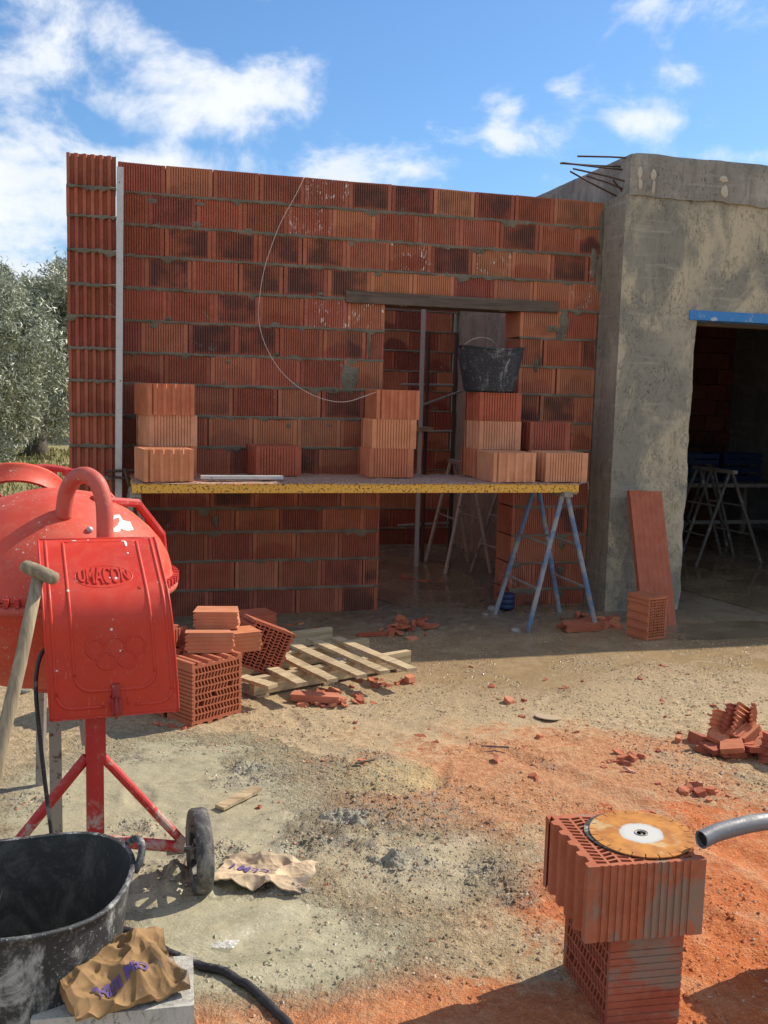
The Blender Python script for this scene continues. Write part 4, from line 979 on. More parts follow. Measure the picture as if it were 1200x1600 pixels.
# crumpled clear film in the pallet
fm, t_, b_ = newmat('plastic_film', (.8, .82, .82), .25); b_.inputs['Alpha'].default_value = .45
def film(loc, sz, seed, label):
    n = 14; X_, Y_ = np.meshgrid(np.linspace(-.5, .5, n), np.linspace(-.5, .5, n)); Z_ = np.abs(fbm(X_*5+seed, Y_*5, 4, seed))*.25
    idx = np.arange(n*n).reshape(n, n); Fq = np.stack([idx[:-1, :-1], idx[:-1, 1:], idx[1:, 1:], idx[1:, :-1]], -1).reshape(-1, 4)
    o = npmesh('plastic_film', np.stack([X_*sz*(1+.4*Y_), Y_*sz*.6, Z_*sz], -1).reshape(-1, 3), Fq, fm, None, False); o.location = loc; tag(o, label, 'film'); return o
film(tuple(G(545, 1035, .03)), .2, 3, 'crumpled clear plastic film inside the pallet'); p = G(350, 1478); film((p[0], p[1], ghf(p[0], p[1])+.002), .07, 5, 'scrap of clear film on the wet cement slurry')

# ------------------------------------------------------------------ foreground cutting stack
cx, cy = .501, 2.211; ya = .190
ca, sa = math.cos(ya), math.sin(ya)
cen = (cx+.15*ca-.145*sa, cy+.15*sa+.145*ca)
block((cen[0], cen[1], .252), ya, (.42, .13, .065, -.1), 'cement-smeared hollow brick on the front cutting stack, under the discs', 'front cutting stack', me=ME_FG)
o = lying((cx+.045*ca-(-.0)*sa, cy+.045*sa+.0, -.038), ya, (.36, .10, .055, .2), 'lower brick of the front cutting stack, ribs horizontal', 'front cutting stack'); o.data = ME_FG2
# orient it: perforations to the left
Rm = Matrix.Rotation(ya-PI/2, 4, 'Z') @ Matrix.Rotation(PI/2, 4, 'X') @ Matrix.Rotation(0, 4, 'Z')
lc = Vector((.078+.095, .02+.15, 0)); wc_ = Vector((cx, cy, 0))+Matrix.Rotation(ya, 3, 'Z') @ lc
o.matrix_world = Matrix.Translation((wc_.x, wc_.y, .252-.290/2-.001)) @ Matrix.Rotation(ya-PI/2, 4, 'Z') @ Matrix.Translation((0, .095, 0)) @ Matrix.Rotation(PI/2, 4, 'X') @ Matrix.Rotation(PI/2, 4, 'Z')
def disc(loc, rz, rx, ry, label, R=.128, mat=None):
    d = empty('saw_disc', loc, 0, (rx, ry, rz)); tag(d, label, 'saw disc', 'diamond cutting discs')
    mb = MB(); n = 24; mb.SM = False
    for s in range(n):
        a0 = 2*PI*s/n+.012; a1 = 2*PI*(s+1)/n-.012; m2 = 4; r0 = .012; rs_ = R-.016
        for q in range(m2):
            aa = a0+(a1-a0)*q/m2; ab = a0+(a1-a0)*(q+1)/m2
            for (ra, rb_) in ((rs_, R),):
                P4 = [(r*math.cos(a), r*math.sin(a)) for r, a in ((ra, aa), (rb_, aa), (rb_, ab), (ra, ab))]
                mb.face([(x, y, .0026) for x, y in P4]); mb.face([(x, y, 0) for x, y in reversed(P4)])
                mb.face([(P4[1][0], P4[1][1], 0), (P4[2][0], P4[2][1], 0), (P4[2][0], P4[2][1], .0026), (P4[1][0], P4[1][1], .0026)])
                if q == 0: mb.face([(P4[0][0], P4[0][1], 0), (P4[1][0], P4[1][1], 0), (P4[1][0], P4[1][1], .0026), (P4[0][0], P4[0][1], .0026)])
                if q == m2-1: mb.face([(P4[2][0], P4[2][1], 0), (P4[3][0], P4[3][1], 0), (P4[3][0], P4[3][1], .0026), (P4[2][0], P4[2][1], .0026)])
        for (ra, rb_) in ((r0, .06), (.06, rs_)):
            for q in range(4):
                a0_ = 2*PI*s/n; w_ = 2*PI/n; aa = a0_+w_*q/4; ab = a0_+w_*(q+1)/4
                P4 = [(r*math.cos(a), r*math.sin(a)) for r, a in ((ra, aa), (rb_, aa), (rb_, ab), (ra, ab))]
                mb.face([(x, y, .0024) for x, y in P4]); mb.face([(x, y, .0002) for x, y in reversed(P4)])
    mb.build('blade', mat or M_DISC, d)
    mb = MB(); mb.SM = True; mb.torus(.016, .0018, Matrix.Translation((0, 0, .0026)), 28, 6); mb.build('arbor_ring', M_GREYM, d)
dc = G(1002, 1299, .455)
disc((dc[0]-.012, dc[1]+.008, .4435), .4, 0, 0, 'dark lower cutting disc peeking out under the rusty one', .128, M_DARK)
disc((dc[0], dc[1], .4485), .1, .02, -.015, 'orange rusty cutting disc with white centre on the front brick stack')
pp = empty('steel_pipe', (0, 0, 0)); tag(pp, 'grey metal pipe with open black end reaching in over the cutting disc from the right', 'pipe')
mb = MB(); mb.SM = True
pth = [(.792, 2.30, .477), (.83, 2.32, .485), (.88, 2.34, .491), (.93, 2.36, .494), (.975, 2.38, .492), (1.02, 2.40, .484), (1.08, 2.42, .466), (1.2, 2.45, .42), (1.32, 2.47, .375)]
mb.tube(smooth(pth, 5), .0215, 22, False); mb.tube(smooth(pth, 5), .0185, 22, False); mb.torus(.020, .0022, Matrix.Translation(pth[0]) @ Matrix.Rotation(PI/2, 4, 'Y') @ Matrix.Rotation(-.45, 4, 'X') , 24, 6)
mb.build('pipe_wall', M_PIPE, pp); mb = MB(); mb.tube([(.80, 2.304, .479), (.802, 2.305, .4791)], .0188, 20); mb.build('pipe_inside', M_HOLE, pp)
block((1.32, 2.50, .16), .3, ORB, 'top brick outside the frame that carries the pipe end', 'bricks carrying the pipe'); block((1.33, 2.50, -.03), .25, REDB, 'lower brick outside the frame under the pipe end', 'bricks carrying the pipe')  # unseen stack added to hold the pipe and cast a shadow into view

# ------------------------------------------------------------------ concrete mixer  (local x=u, y=away, z)
mx = empty('cement_mixer', (-.54, 2.907, 0), math.radians(20)); tag(mx, 'red cement mixer with rounded motor box on a wheeled frame', 'cement mixer')
# profile of the motor cover
PR = [(-.12, .612)]+[(-.12, .612+.26*k/6) for k in range(1, 7)]
for k in range(1, 11):
    a = math.radians(56*k/10); PR.append((-.12+.12*(1-math.cos(a)), .872+.12*math.sin(a)))
pe = PR[-1]; dv = (math.sin(math.radians(56)), math.cos(math.radians(56)))
for k in range(1, 9): PR.append((pe[0]+dv[0]*.165*k/8, pe[1]+dv[1]*.165*k/8))
lt = PR[-1]
for k in range(1, 6):
    a = math.radians(56+30*k/5); PR.append((PR[-1][0]+.012*math.sin(a), PR[-1][1]+.012*math.cos(a)))
PR = np.array(PR); AC = np.concatenate([[0], np.cumsum(np.hypot(*np.diff(PR, axis=0).T))])
def edges(z):      # left/right edges versus height
    k = (z-.612)/.47; return (-.432-.022*k, -.082-.040*max(0, k)**1.3)
def bs(f, t, lift=0.):
    y = np.interp(t, AC, PR[:, 0]); z = np.interp(t, AC, PR[:, 1]); y2 = np.interp(t+.004, AC, PR[:, 0]); z2 = np.interp(t+.004, AC, PR[:, 1]); y1 = np.interp(t-.004, AC, PR[:, 0]); z1 = np.interp(t-.004, AC, PR[:, 1])
    ty, tz = y2-y1, z2-z1; l = math.hypot(ty, tz) or 1; ny_, nz_ = -tz/l, ty/l
    a, b_ = edges(z); return Vector((a+(b_-a)*f, y+ny_*lift, z+nz_*lift))
mb = MB(); mb.SM = True; nf = 40; nt_ = 70; T_ = AC[-1]
def emb(f, t):
    a = .0
    fi = lambda x, c, w: math.exp(-((x-c)/w)**2)
    edge_in = max(fi(f, .20, .014), fi(f, .83, .014)) if t > .075+.0 else 0
    return 0
vs = [tuple(bs(i/nf, T_*j/nt_)) for j in range(nt_+1) for i in range(nf+1)]
mb.mesh(vs, [(j*(nf+1)+i, j*(nf+1)+i+1, (j+1)*(nf+1)+i+1, (j+1)*(nf+1)+i) for j in range(nt_) for i in range(nf)])
# rim fold round the cover
for f in (0., 1.):
    mb.tube([bs(f, t) for t in np.linspace(0, T_, 50)], .0035, 6)
mb.tube([bs(f, 0) for f in np.linspace(0, 1, 6)], .003, 6); mb.tube([bs(f, T_) for f in np.linspace(0, 1, 6)], .0035, 6)
def upath(fl, fr, tb_, rad, t_end, frtop=None, fltop=None, wbox=.35):
    pts = []
    rf = rad/wbox
    for t in np.linspace(t_end, tb_+rad, 40): pts.append((fl if t < .35 else fl, t))
    for a in np.linspace(0, PI/2, 10): pts.append((fl+rf-rf*math.cos(a), tb_+rad-rad*math.sin(a)))
    for f in np.linspace(fl+rf, fr-rf, 12)[1:-1]: pts.append((f, tb_))
    for a in np.linspace(PI/2, 0, 10): pts.append((fr-rf+rf*math.cos(a), tb_+rad-rad*math.sin(a)))
    for t in np.linspace(tb_+rad, t_end, 40): pts.append((fr, t))
    return pts
def ridge(pts, r=.0055, sink=.0025): mb.tube([bs(f, t, -sink) for f, t in pts], r, 8, True)
ridge(upath(.20, .83, .075, .045, T_-.03)); ridge([(f, T_-.03) for f in np.linspace(.20, .83, 12)], .0045)
up2 = upath(.055, .955, .028, .04, T_-.012)
k1 = [p for p in up2 if not (.46 < p[0] < .60 and p[1] < .03)]
half = len(up2)//2
ridge([p for p in up2[:half+1] if p[0] < .46]); ridge([p for p in up2[half:] if p[0] > .60])
ridge([(.47, .052), (.47, .075)], .004); ridge([(.60, .028), (.60, .075)], .004)
mb.build('motor_cover', M_RED, mx)
# oval badge + rings
def oncov(name, pts2, r, lift=-.0015, sq=1.):
    mb_.tube([bs(f, t, lift) for f, t in pts2], r, 6, False)
fc, tcn = .50, .415
def tz_of(z): return float(np.interp(z, PR[:, 1], AC))
def t_at(f, py):
    best = 0; bd = 1e9; Rz = Matrix.Translation((-.54, 2.907, 0)) @ Matrix.Rotation(math.radians(20), 4, 'Z')
    for t in np.linspace(0, T_, 300):
        P = np.array(Rz @ bs(f, t))-CC; y = 800-FPX*(P@UU)/(P@FW)
        if abs(y-py) < bd: bd = abs(y-py); best = t
    return float(best)
tcn = t_at(.5, 901); t_lo = t_at(.5, 918); t_hi = t_at(.5, 884); OV = (t_hi-t_lo)/2
mb_ = MB(); mb_.SM = True
ova = [(fc+.235*math.cos(a), tcn+OV*math.sin(a)) for a in np.linspace(0, 2*PI, 49)]; oncov('o', ova, .0028)
mb_.build('embossed_oval', M_RED, mx)
mb_ = MB(); mb_.SM = True
R_r = .0265
TR_ = t_at(.5, 1012); DT_ = t_at(.5, 1012)-t_at(.5, 1030)
for (cf, ct) in [(.375, TR_-.002), (.535, TR_+.001), (.695, TR_+.004), (.455, TR_-.002-DT_), (.615, TR_+.001-DT_)]:
    w_ = .355; ring = [(cf+R_r/w_*math.cos(a), ct+R_r*math.sin(a)) for a in np.linspace(0, 2*PI, 33)]; oncov('r', ring, .0034, -.0006)
mb_.build('embossed_rings', M_RED, mx)
def textmesh(s, size, bold=0.):
    cu = bpy.data.curves.new('t', 'FONT'); cu.body = s; cu.size = size; cu.align_x = 'CENTER'; cu.align_y = 'CENTER'; cu.offset = bold; cu.resolution_u = 3; cu.extrude = .0
    o_ = bpy.data.objects.new('t', cu); col.objects.link(o_); dg = bpy.context.evaluated_depsgraph_get(); dg.update()
    me = bpy.data.meshes.new_from_object(o_.evaluated_get(dg)); bpy.data.objects.remove(o_); return me
def text_on(s, size, fn, name, mat, parent, bold=0.):
    """extruded letters mapped through fn(x,y,lift)"""
    me = textmesh(s, size, bold); vs0 = [v.co.copy() for v in me.vertices]; fs0 = [tuple(p.vertices) for p in me.polygons]
    from collections import Counter
    ec = Counter(); 
    for f in fs0:
        for i in range(len(f)): ec[(f[i], f[(i+1) % len(f)])] += 1
    n = len(vs0); vs = [tuple(fn(v.x, v.y, 1)) for v in vs0]+[tuple(fn(v.x, v.y, 0)) for v in vs0]; fs = list(fs0)
    for (a, b_) in list(ec):
        if (b_, a) not in ec: fs.append((a, n+a, n+b_, b_))
    m2 = bpy.data.meshes.new(name); m2.from_pydata(vs, [], fs); m2.materials.append(mat); m2.update(); return link(name, m2, parent)
def fn_badge(x, y, l):
    k = math.sqrt(max(.0, 1-(x/.082)**2)); hh = OV*(.80*k+.02)
    return bs(fc+x/.345, tcn+(y/.0115)*hh*.95, .0036 if l else -.002)
text_on('UMACON', .0325, fn_badge, 'embossed_lettering', M_RED, mx, .0006)
text_on('R', .014, lambda x, y, l: bs(.775+x/.35, tcn-OV-.006+y, .002 if l else -.001), 'embossed_lettering', M_RED, mx)
# box body
mb = MB(); yb = .17
def sideprof(f, ins): 
    return [Vector((bs(f, t).x+ins, bs(f, t).y+.004, bs(f, t).z-.002)) for t in np.linspace(0, T_, 30)]
for f, ins in ((0, .006), (1, -.006)):
    P3 = sideprof(f, ins); x0 = P3[0].x; pts = [tuple(p) for p in P3]+[(P3[-1].x, yb, P3[-1].z), (x0, yb, .63)]
    mb.face(pts if f == 1 else list(reversed(pts)))
a0, b0 = edges(.612); mb.face([(a0+.006, -.115, .613), (a0+.006, yb, .63), (b0-.006, yb, .63), (b0-.006, -.115, .613)])
a1, b1 = edges(PR[-1][1]); zt = PR[-1][1]-.003; mb.face([(a1+.006, PR[-1][0], zt), (b1-.006, PR[-1][0], zt), (b1-.006, yb, zt), (a1+.006, yb, zt)]); mb.face([(a0+.006, yb, .63), (a1+.006, yb, zt), (b1-.006, yb, zt), (b0-.006, yb, .63)])
mb.build('motor_housing', M_RED, mx)
mb = MB(); mb.tube([(-.4315, -.02, .80), (-.4405, -.02, .80)], .026, 18); mb.build('cable_opening', M_HOLE, mx)
lt_ = MB(); q = bs(.515, .10, .004)
lt_.box((q.x-.010, q.y-.006, .640), (q.x+.010, q.y+.004, .705)); lt_.box((q.x-.013, q.y-.014, .622), (q.x-.007, q.y-.004, .665)); lt_.box((q.x+.007, q.y-.014, .622), (q.x+.013, q.y-.004, .665))
lt_.tube([(q.x, q.y-.010, .668), (q.x, q.y-.013, .628), (q.x, q.y-.004, .606)], [.006, .007, .004], 8); lt_.build('latch', M_LAT, mx)
# splashes of mortar on the cover top
mb = MB()
for f, t, w_, h_ in [(.72, T_-.03, .008, .004), (.735, T_-.045, .004, .014), (.30, T_-.02, .009, .003), (.55, T_-.19, .003, .003), (.60, tcn-.01, .005, .005), (.735, T_-.09, .004, .003), (.42, T_-.018, .003, .003)]:
    mb = MB(); n = 9; pts = [bs(f+w_/.35*math.cos(a)*random.uniform(.7, 1.3), t+h_*math.sin(a)*random.uniform(.7, 1.3), .0012) for a in np.linspace(0, 2*PI, n)[:-1]]; mb.face([tuple(p) for p in pts]); mb.build('mortar_splash', M_WHITE, mx)
# drum
DC = Vector((-.42, .57, 0))
mb = MB(); mb.SM = True
mb.lathe([(0, .555), (.20, .56), (.235, .575), (.30, .64), (.36, .74), (.395, .82), (.41, .875), (.418, .878), (.418, .884)], 72, Matrix.Translation(DC))
mb.build('drum_bowl', M_DRUM, mx, None, 50)
mb = MB(); mb.SM = True
prof = [(.418, .885), (.418, .892), (.410, .90), (.408, .925), (.398, .962), (.372, 1.01), (.335, 1.055), (.285, 1.10), (.225, 1.142), (.165, 1.170), (.08, 1.187), (0, 1.192)]
mb.lathe(prof, 72, Matrix.Translation(DC)); o = mb.build('drum_shell', M_DRUM, mx, None, 60)
for v in o.data.vertices:   # dents and slight fall to the left
    x, y = v.co.x, v.co.y; v.co.z -= max(0, -(x+.42))*.12*(1 if v.co.z > .95 else 0); v.co.z += float(fbm(np.array(x*5), np.array(y*5), 2, 6))*.012
mb = MB(); ng = 84
for k in range(ng):
    a = 2*PI*k/ng; M_ = Matrix.Translation(DC+Vector((.424*math.cos(a), .424*math.sin(a), .889))) @ Matrix.Rotation(a, 4, 'Z'); mb.box((-.008, -.0075, -.012), (.010, .0075, .012), M_)
mb.build('gear_ring', M_REDF, mx)
mb = MB(); mb.SM = True; mb.torus(.415, .016, Matrix.Translation(DC+Vector((0, 0, .862))), 72, 8); mb.build('gear_guard', M_PINK, mx)
# mouth collar on the far upper side
mb = MB(); mb.SM = True; mb.lathe([(.17, 0), (.175, .06), (.182, .065), (.182, .072), (.165, .072), (.16, 0)], 40, Matrix.Translation(DC+Vector((-.10, .16, 1.085))) @ Matrix.Rotation(-.85, 4, 'X')); mb.build('drum_mouth', M_DRUM, mx)
# sticker & bolt on the shell
def onshell(px, py, lift=.002):
    d = ray(px, py); R_ = np.array([[math.cos(math.radians(20)), math.sin(math.radians(20)), 0], [-math.sin(math.radians(20)), math.cos(math.radians(20)), 0], [0, 0, 1]])
    o_ = R_ @ (CC-np.array([-.54, 2.907, 0])); dd = R_ @ d
    for k in np.arange(2.0, 5.0, .002):
        p = o_+dd*k; r = math.hypot(p[0]-DC.x, p[1]-DC.y)
        if r < .418 and p[2] < np.interp(r, [q_[0] for q_ in prof[::-1]], [q_[1] for q_ in prof[::-1]])+lift+.012*float(fbm(np.array(p[0]*5), np.array(p[1]*5), 2, 6)): return tuple(p-dd*.003)
    return tuple(o_+dd*3.3)
mb = MB(); mb.face([onshell(*p) for p in [(176, 831), (209, 828), (203, 815), (192, 813), (187, 804), (178, 805)][::-1]]); mb.build('torn_sticker', M_WHITE, mx)
mb = MB(); bp = Vector(onshell(140, 828, .0)); mb.SM = True
Mb = Matrix.Translation(bp) @ Matrix.Rotation(.9, 4, 'X'); mb.lathe([(0, .012), (.006, .010), (.010, .005), (.0105, 0)], 16, Mb); mb.build('bolt', M_ALU, mx)
# yoke tube arching from the box to the drum
mb = MB(); mb.SM = True
Y1 = smooth([(-.262, .17, 1.00), (-.262, .17, 1.14), (-.267, .18, 1.20), (-.283, .20, 1.243), (-.313, .235, 1.262), (-.345, .275, 1.245), (-.366, .31, 1.20), (-.376, .33, 1.12)], 6)
mb.tube(Y1, .0255, 16); mb.build('yoke_tube', M_PINK, mx)
hw = MB(); hw.SM = True; cw_ = Matrix.Translation((-.425, .985, .905)) @ Matrix.Rotation(PI/2, 4, 'X'); hw.torus(.322, .0125, cw_, 72, 10); o = hw.build('tilting_wheel', M_REDF, mx)
hw = MB()
for k in range(48):
    a = 2*PI*k/48; hw.box((-.006, -.006, -.012), (.006, .006, .012), Matrix.Translation((-.425+.305*math.cos(a), .985, .905+.305*math.sin(a))) @ Matrix.Rotation(-a, 4, 'Y'))
hw.build('notch_ring', M_REDF, o)
for a in (.9, 2.2, 3.7, 5.3):
    s_ = MB(); s_.bar((-.425, .985, .905), (-.425+.31*math.cos(a), .985, .905+.31*math.sin(a)), .022); s_.build('wheel_spoke', M_REDF, o)
s_ = MB(); s_.bar((-.335, .80, 1.10), (-.335, .80, 1.235), .035); s_.tube([(-.28, .45, 1.16), (-.12, .62, 1.13), (-.02, .75, 1.0), (.0, .8, .86)], .016, 8); s_.build('yoke_strap', M_REDF, mx)
# frame
def fr(nm, f_, mat=M_REDF): q_ = MB(); f_(q_); return q_.build(nm, mat, mx)
fr('post', lambda q_: (q_.bar((-.308, .0, .17), (-.308, .0, .45), .048), q_.bar((-.306, 0, .449), (-.306, 0, .62), .056)))
fr('base_bar', lambda q_: q_.tube([(-.30, 0, .195), (-.05, .0, .140)], .018, 12))
fr('diagonal_strut', lambda q_: q_.tube([(-.285, 0, .45), (-.05, .0, .155)], .0135, 12))
fr('diagonal_strut', lambda q_: q_.tube([(-.33, 0, .455), (-.66, -.01, .06), (-.70, -.01, .0)], .0155, 12))
fr('base_bar', lambda q_: q_.tube([(-.32, 0, .185), (-.42, 0.0, .155)], .016, 12))
fr('rear_leg', lambda q_: (q_.box((-.425, .50, .0), (-.385, .515, .60)),), M_GREYM)
fr('rear_leg', lambda q_: (q_.bar((-.30, .55, .30), (-.33, .56, .60), .035),), M_GREYM)
fr('rear_leg', lambda q_: (q_.tube([(-.42, .95, .86), (-.44, .95, .4), (-.45, .95, .0)], .020, 8),), M_GREYM)
fr('axle', lambda q_: q_.tube([(-.10, .0, .13), (-.02, .0, .13)], .010, 10), M_GREYM)
fr('drum_bearing', lambda q_: (q_.tube([(-.30, .05, .70), (-.38, .50, .60)], .03, 12), q_.lathe([(.05, .50), (.07, .52), (.07, .556)], 24, Matrix.Translation(DC))))
def wheel(parent, loc, rz):
    w = empty('wheel', loc, rz); w.parent = parent
    mb = MB(); mb.SM = True; R_ = .128
    mb.lathe([(.088, -.020), (.110, -.027), (R_-.004, -.024), (R_, -.016), (R_, .016), (R_-.004, .024), (.110, .027), (.088, .020), (.088, -.020)], 56, Matrix.Rotation(PI/2, 4, 'Y')); mb.build('tyre', M_TYRE, w, None, 40)
    mb = MB(); mb.lathe([(.022, -.02), (.022, .02), (.010, .02), (.010, -.02), (.022, -.02)], 20, Matrix.Rotation(PI/2, 4, 'Y')); mb.lathe([(.079, -.018), (.0885, -.019), (.0885, .019), (.079, .018), (.079, -.018)], 40, Matrix.Rotation(PI/2, 4, 'Y'))
    for k in range(8):
        a = 2*PI*k/8; mb.box((-.008, -.007, .018), (.008, .007, .084), Matrix.Rotation(a, 4, 'X'))
    mb.build('rim', M_DARK, w)
wheel(mx, (.0, .0, .122), 0.)
# power cable
cb = empty('power_cable', (0, 0, 0)); tag(cb, 'black power cord dropping from the mixer box behind the rubber tub', 'cable'); cb_m = MB(); cb_m.SM = True
Mx = Matrix.Translation((-.54, 2.907, 0)) @ Matrix.Rotation(math.radians(20), 4, 'Z')
pts = [Mx @ Vector(p) for p in [(-.43, -.02, .80), (-.455, -.04, .775), (-.468, -.05, .70), (-.462, -.06, .58), (-.448, -.07, .42), (-.432, -.08, .26), (-.425, -.10, .12), (-.40, -.14, .03), (-.33, -.2, .015)]]
cb_m.tube(smooth([tuple(p) for p in pts]), .0062, 8); cb_m.build('cord', M_CABLE, cb)
hs = MB(); hs.SM = True
pts = [(-.95, 2.55), (-.80, 2.60), (-.69, 2.605), (-.62, 2.56), (-.575, 2.525), (-.50, 2.495), (-.43, 2.468), (-.36, 2.42), (-.295, 2.362), (-.24, 2.29), (-.20, 2.236), (-.17, 2.15), (-.16, 2.0), (-.2, 1.8)]
hs.tube([(x, y, ghf(x, y)+.011) for x, y, _ in smooth([(a, b_, 0) for a, b_ in pts])], .0115, 10); o = hs.build('black_hose', M_CABLE); tag(o, 'muddy black hose curving across the wet ground from the rubber tub', 'hose')

# ------------------------------------------------------------------ spade
sh = empty('spade', (0, 0, 0)); tag(sh, 'spade with weathered wooden T handle leaning at the left of the mixer', 'spade')
top = Vector((-.922, 2.62, 1.025)); bot = Vector((-1.03, 2.40, .28))
mb = MB(); mb.SM = True; mb.tube([top, top.lerp(bot, .3)+Vector((.004, 0, 0)), top.lerp(bot, .7), bot], [.016, .0175, .019, .020], 16); mb.build('shaft', M_SHOV, sh)
mb = MB(); mb.SM = True; gdir = (Vector((-.87, 2.60, 1.012))-Vector((-.957, 2.60, 1.047))); gc = top+Vector((.004, -.004, .008)); gd = gdir.normalized()
mb.tube([gc-gd*.052, gc-gd*.046, gc-gd*.02, gc+gd*.02, gc+gd*.046, gc+gd*.052], [.008, .0165, .0195, .0195, .0175, .010], 16); mb.build('handle_grip', M_SHOV, sh)
mb = MB(); dv_ = (bot-top).normalized(); sx_ = Vector((1, 0, 0)); e = bot+dv_*.27
P8 = [bot-sx_*.09, bot+sx_*.09, e+sx_*.08, e+dv_*.04, e-sx_*.08]; mb.face([tuple(p) for p in P8]); mb.face([tuple(p+Vector((0, .004, 0))) for p in reversed(P8)]); mb.tube([bot+dv_*.06, bot-dv_*.08], [.012, .024], 12); mb.build('blade', M_GREYM, sh)

# ------------------------------------------------------------------ rubber tub
TC = (-.835, 2.185)
tu = empty('rubber_tub', (TC[0], TC[1], ghf(*TC)-.01), .2); tag(tu, 'large black flexible rubber tub stained with cement in the left foreground', 'tub')
def tubr(z, inner=False):
    k = z/.37; return .212+.041*k-.012*math.sin(PI*k)*0-(0.005 if inner else 0)
def warp(v):
    a = math.atan2(v.co.y, v.co.x); k = max(0, v.co.z/.37); v.co.x *= 1+.03*k; v.co.y *= 1+.0*k; v.co.z += k**2*(.010*math.cos(2*(a-.5))+.006*math.sin(3*a)); r = 1+.012*k*math.sin(3*a+.6)+.008*math.sin(7*a)*k; v.co.x *= r; v.co.y *= r
mb = MB(); mb.SM = True; n = 14
mb.lathe([(0, .0), (.20, .0), (.211, .006)]+[(tubr(.37*k/n), .006+.364*k/n) for k in range(1, n+1)]+[(.259, .372), (.261, .378), (.257, .383), (.249, .380)], 96)
o = mb.build('tub_shell', M_TUB, tu); [warp(v) for v in o.data.vertices]
mb = MB(); mb.SM = True
mb.lathe([(.249, .380)]+[(tubr(.37*k/n, True), .010+.360*k/n) for k in range(n, 0, -1)]+[(.20, .03), (.12, .045), (0, .05)], 96); o = mb.build('tub_lining', M_TUBIN, tu); [warp(v) for v in o.data.vertices]
for v in o.data.vertices:
    if v.co.z < .08: v.co.z += .02*float(fbm(np.array(v.co.x*14), np.array(v.co.y*14), 3, 4))+.0
for sgn in (0.28, PI+.28):
    mb = MB(); mb.SM = True; ca_, sa_ = math.cos(sgn), math.sin(sgn); pts = []
    for a in np.linspace(0, PI, 16):
        tpos = -.062+.124*(1-math.cos(a))/2; h_ = math.sin(a); rr_ = .262+.030*h_
        pts.append((ca_*rr_-sa_*tpos, sa_*rr_+ca_*tpos, .372+.045*h_))
    mb.tube(pts, .009, 10); mb.build('handle', M_TUB, tu)

# ------------------------------------------------------------------ lime block and crumpled bag in front
fb = MB(); c = (-.60, 2.115)
n = 18
def rblock(mb, L, Wd, Hh, n=10, amp=.008, seed=1):
    vs = []; fs = []
    def grid(f, nu, nv):
        b0_ = len(vs)
        for j in range(nv+1):
            for i in range(nu+1):
                p = np.array(f(i/nu, j/nv), float); h = fbm(np.array(p[0]*18+p[2]*7), np.array(p[1]*18-p[2]*5), 4, seed)*amp
                cdir = p/np.linalg.norm(p/np.array([L, Wd, Hh])*2+1e-6); vs.append(tuple(p*(1+float(h)*3)))
        for j in range(nv):
            for i in range(nu): fs.append((b0_+j*(nu+1)+i, b0_+j*(nu+1)+i+1, b0_+(j+1)*(nu+1)+i+1, b0_+(j+1)*(nu+1)+i))
    a, b_, c_ = L/2, Wd/2, Hh/2
    grid(lambda u, v: (-a+2*a*u, -b_+2*b_*v, c_), n, n); grid(lambda u, v: (-a+2*a*u, -b_, -c_+2*c_*v), n, n); grid(lambda u, v: (a, -b_+2*b_*u, -c_+2*c_*v), n, n); grid(lambda u, v: (a-2*a*u, b_, -c_+2*c_*v), n, n); grid(lambda u, v: (-a, b_-2*b_*u, -c_+2*c_*v), n, n); grid(lambda u, v: (-a+2*a*u, b_-2*b_*v, -c_), n, n)
    mb.mesh(vs, fs)
rblock(fb, .34, .20, .20); o = fb.build('lime_block', M_FOAM); o.location = (-.575, 2.095, .09); o.rotation_euler = (0, 0, .20); tag(o, 'pale rough block under the crumpled paper bag in front of the tub', 'block')
def bagsheet(name, L, Wd, amp, seed, nx_=120, ny_=86, shape=None, thick=.004):
    X_, Y_ = np.meshgrid(np.linspace(-L/2, L/2, nx_), np.linspace(-Wd/2, Wd/2, ny_))
    def hf(x, y):
        rs = np.random.default_rng(seed); z = 0; wx = x+fbm(x*14, y*14+seed, 2, seed)*.02; wy = y+fbm(x*14+3, y*14, 2, seed+1)*.02
        for cnt, k_ in ((16, .55), (45, .42), (120, .25)):
            pp_ = rs.uniform(-.5, .5, (cnt, 2))*np.array([L, Wd])*1.2; gr_ = rs.uniform(.5, 1.4, cnt); best = None
            for (a_, b2), g_ in zip(pp_, gr_):
                d_2 = np.hypot(wx-a_, (wy-b2)*1.3)*g_; best = d_2 if best is None else np.minimum(best, d_2)
            z = z + best*k_*amp/.0095
        if shape: z = z + shape(x, y)
        return z
    return X_, Y_, hf
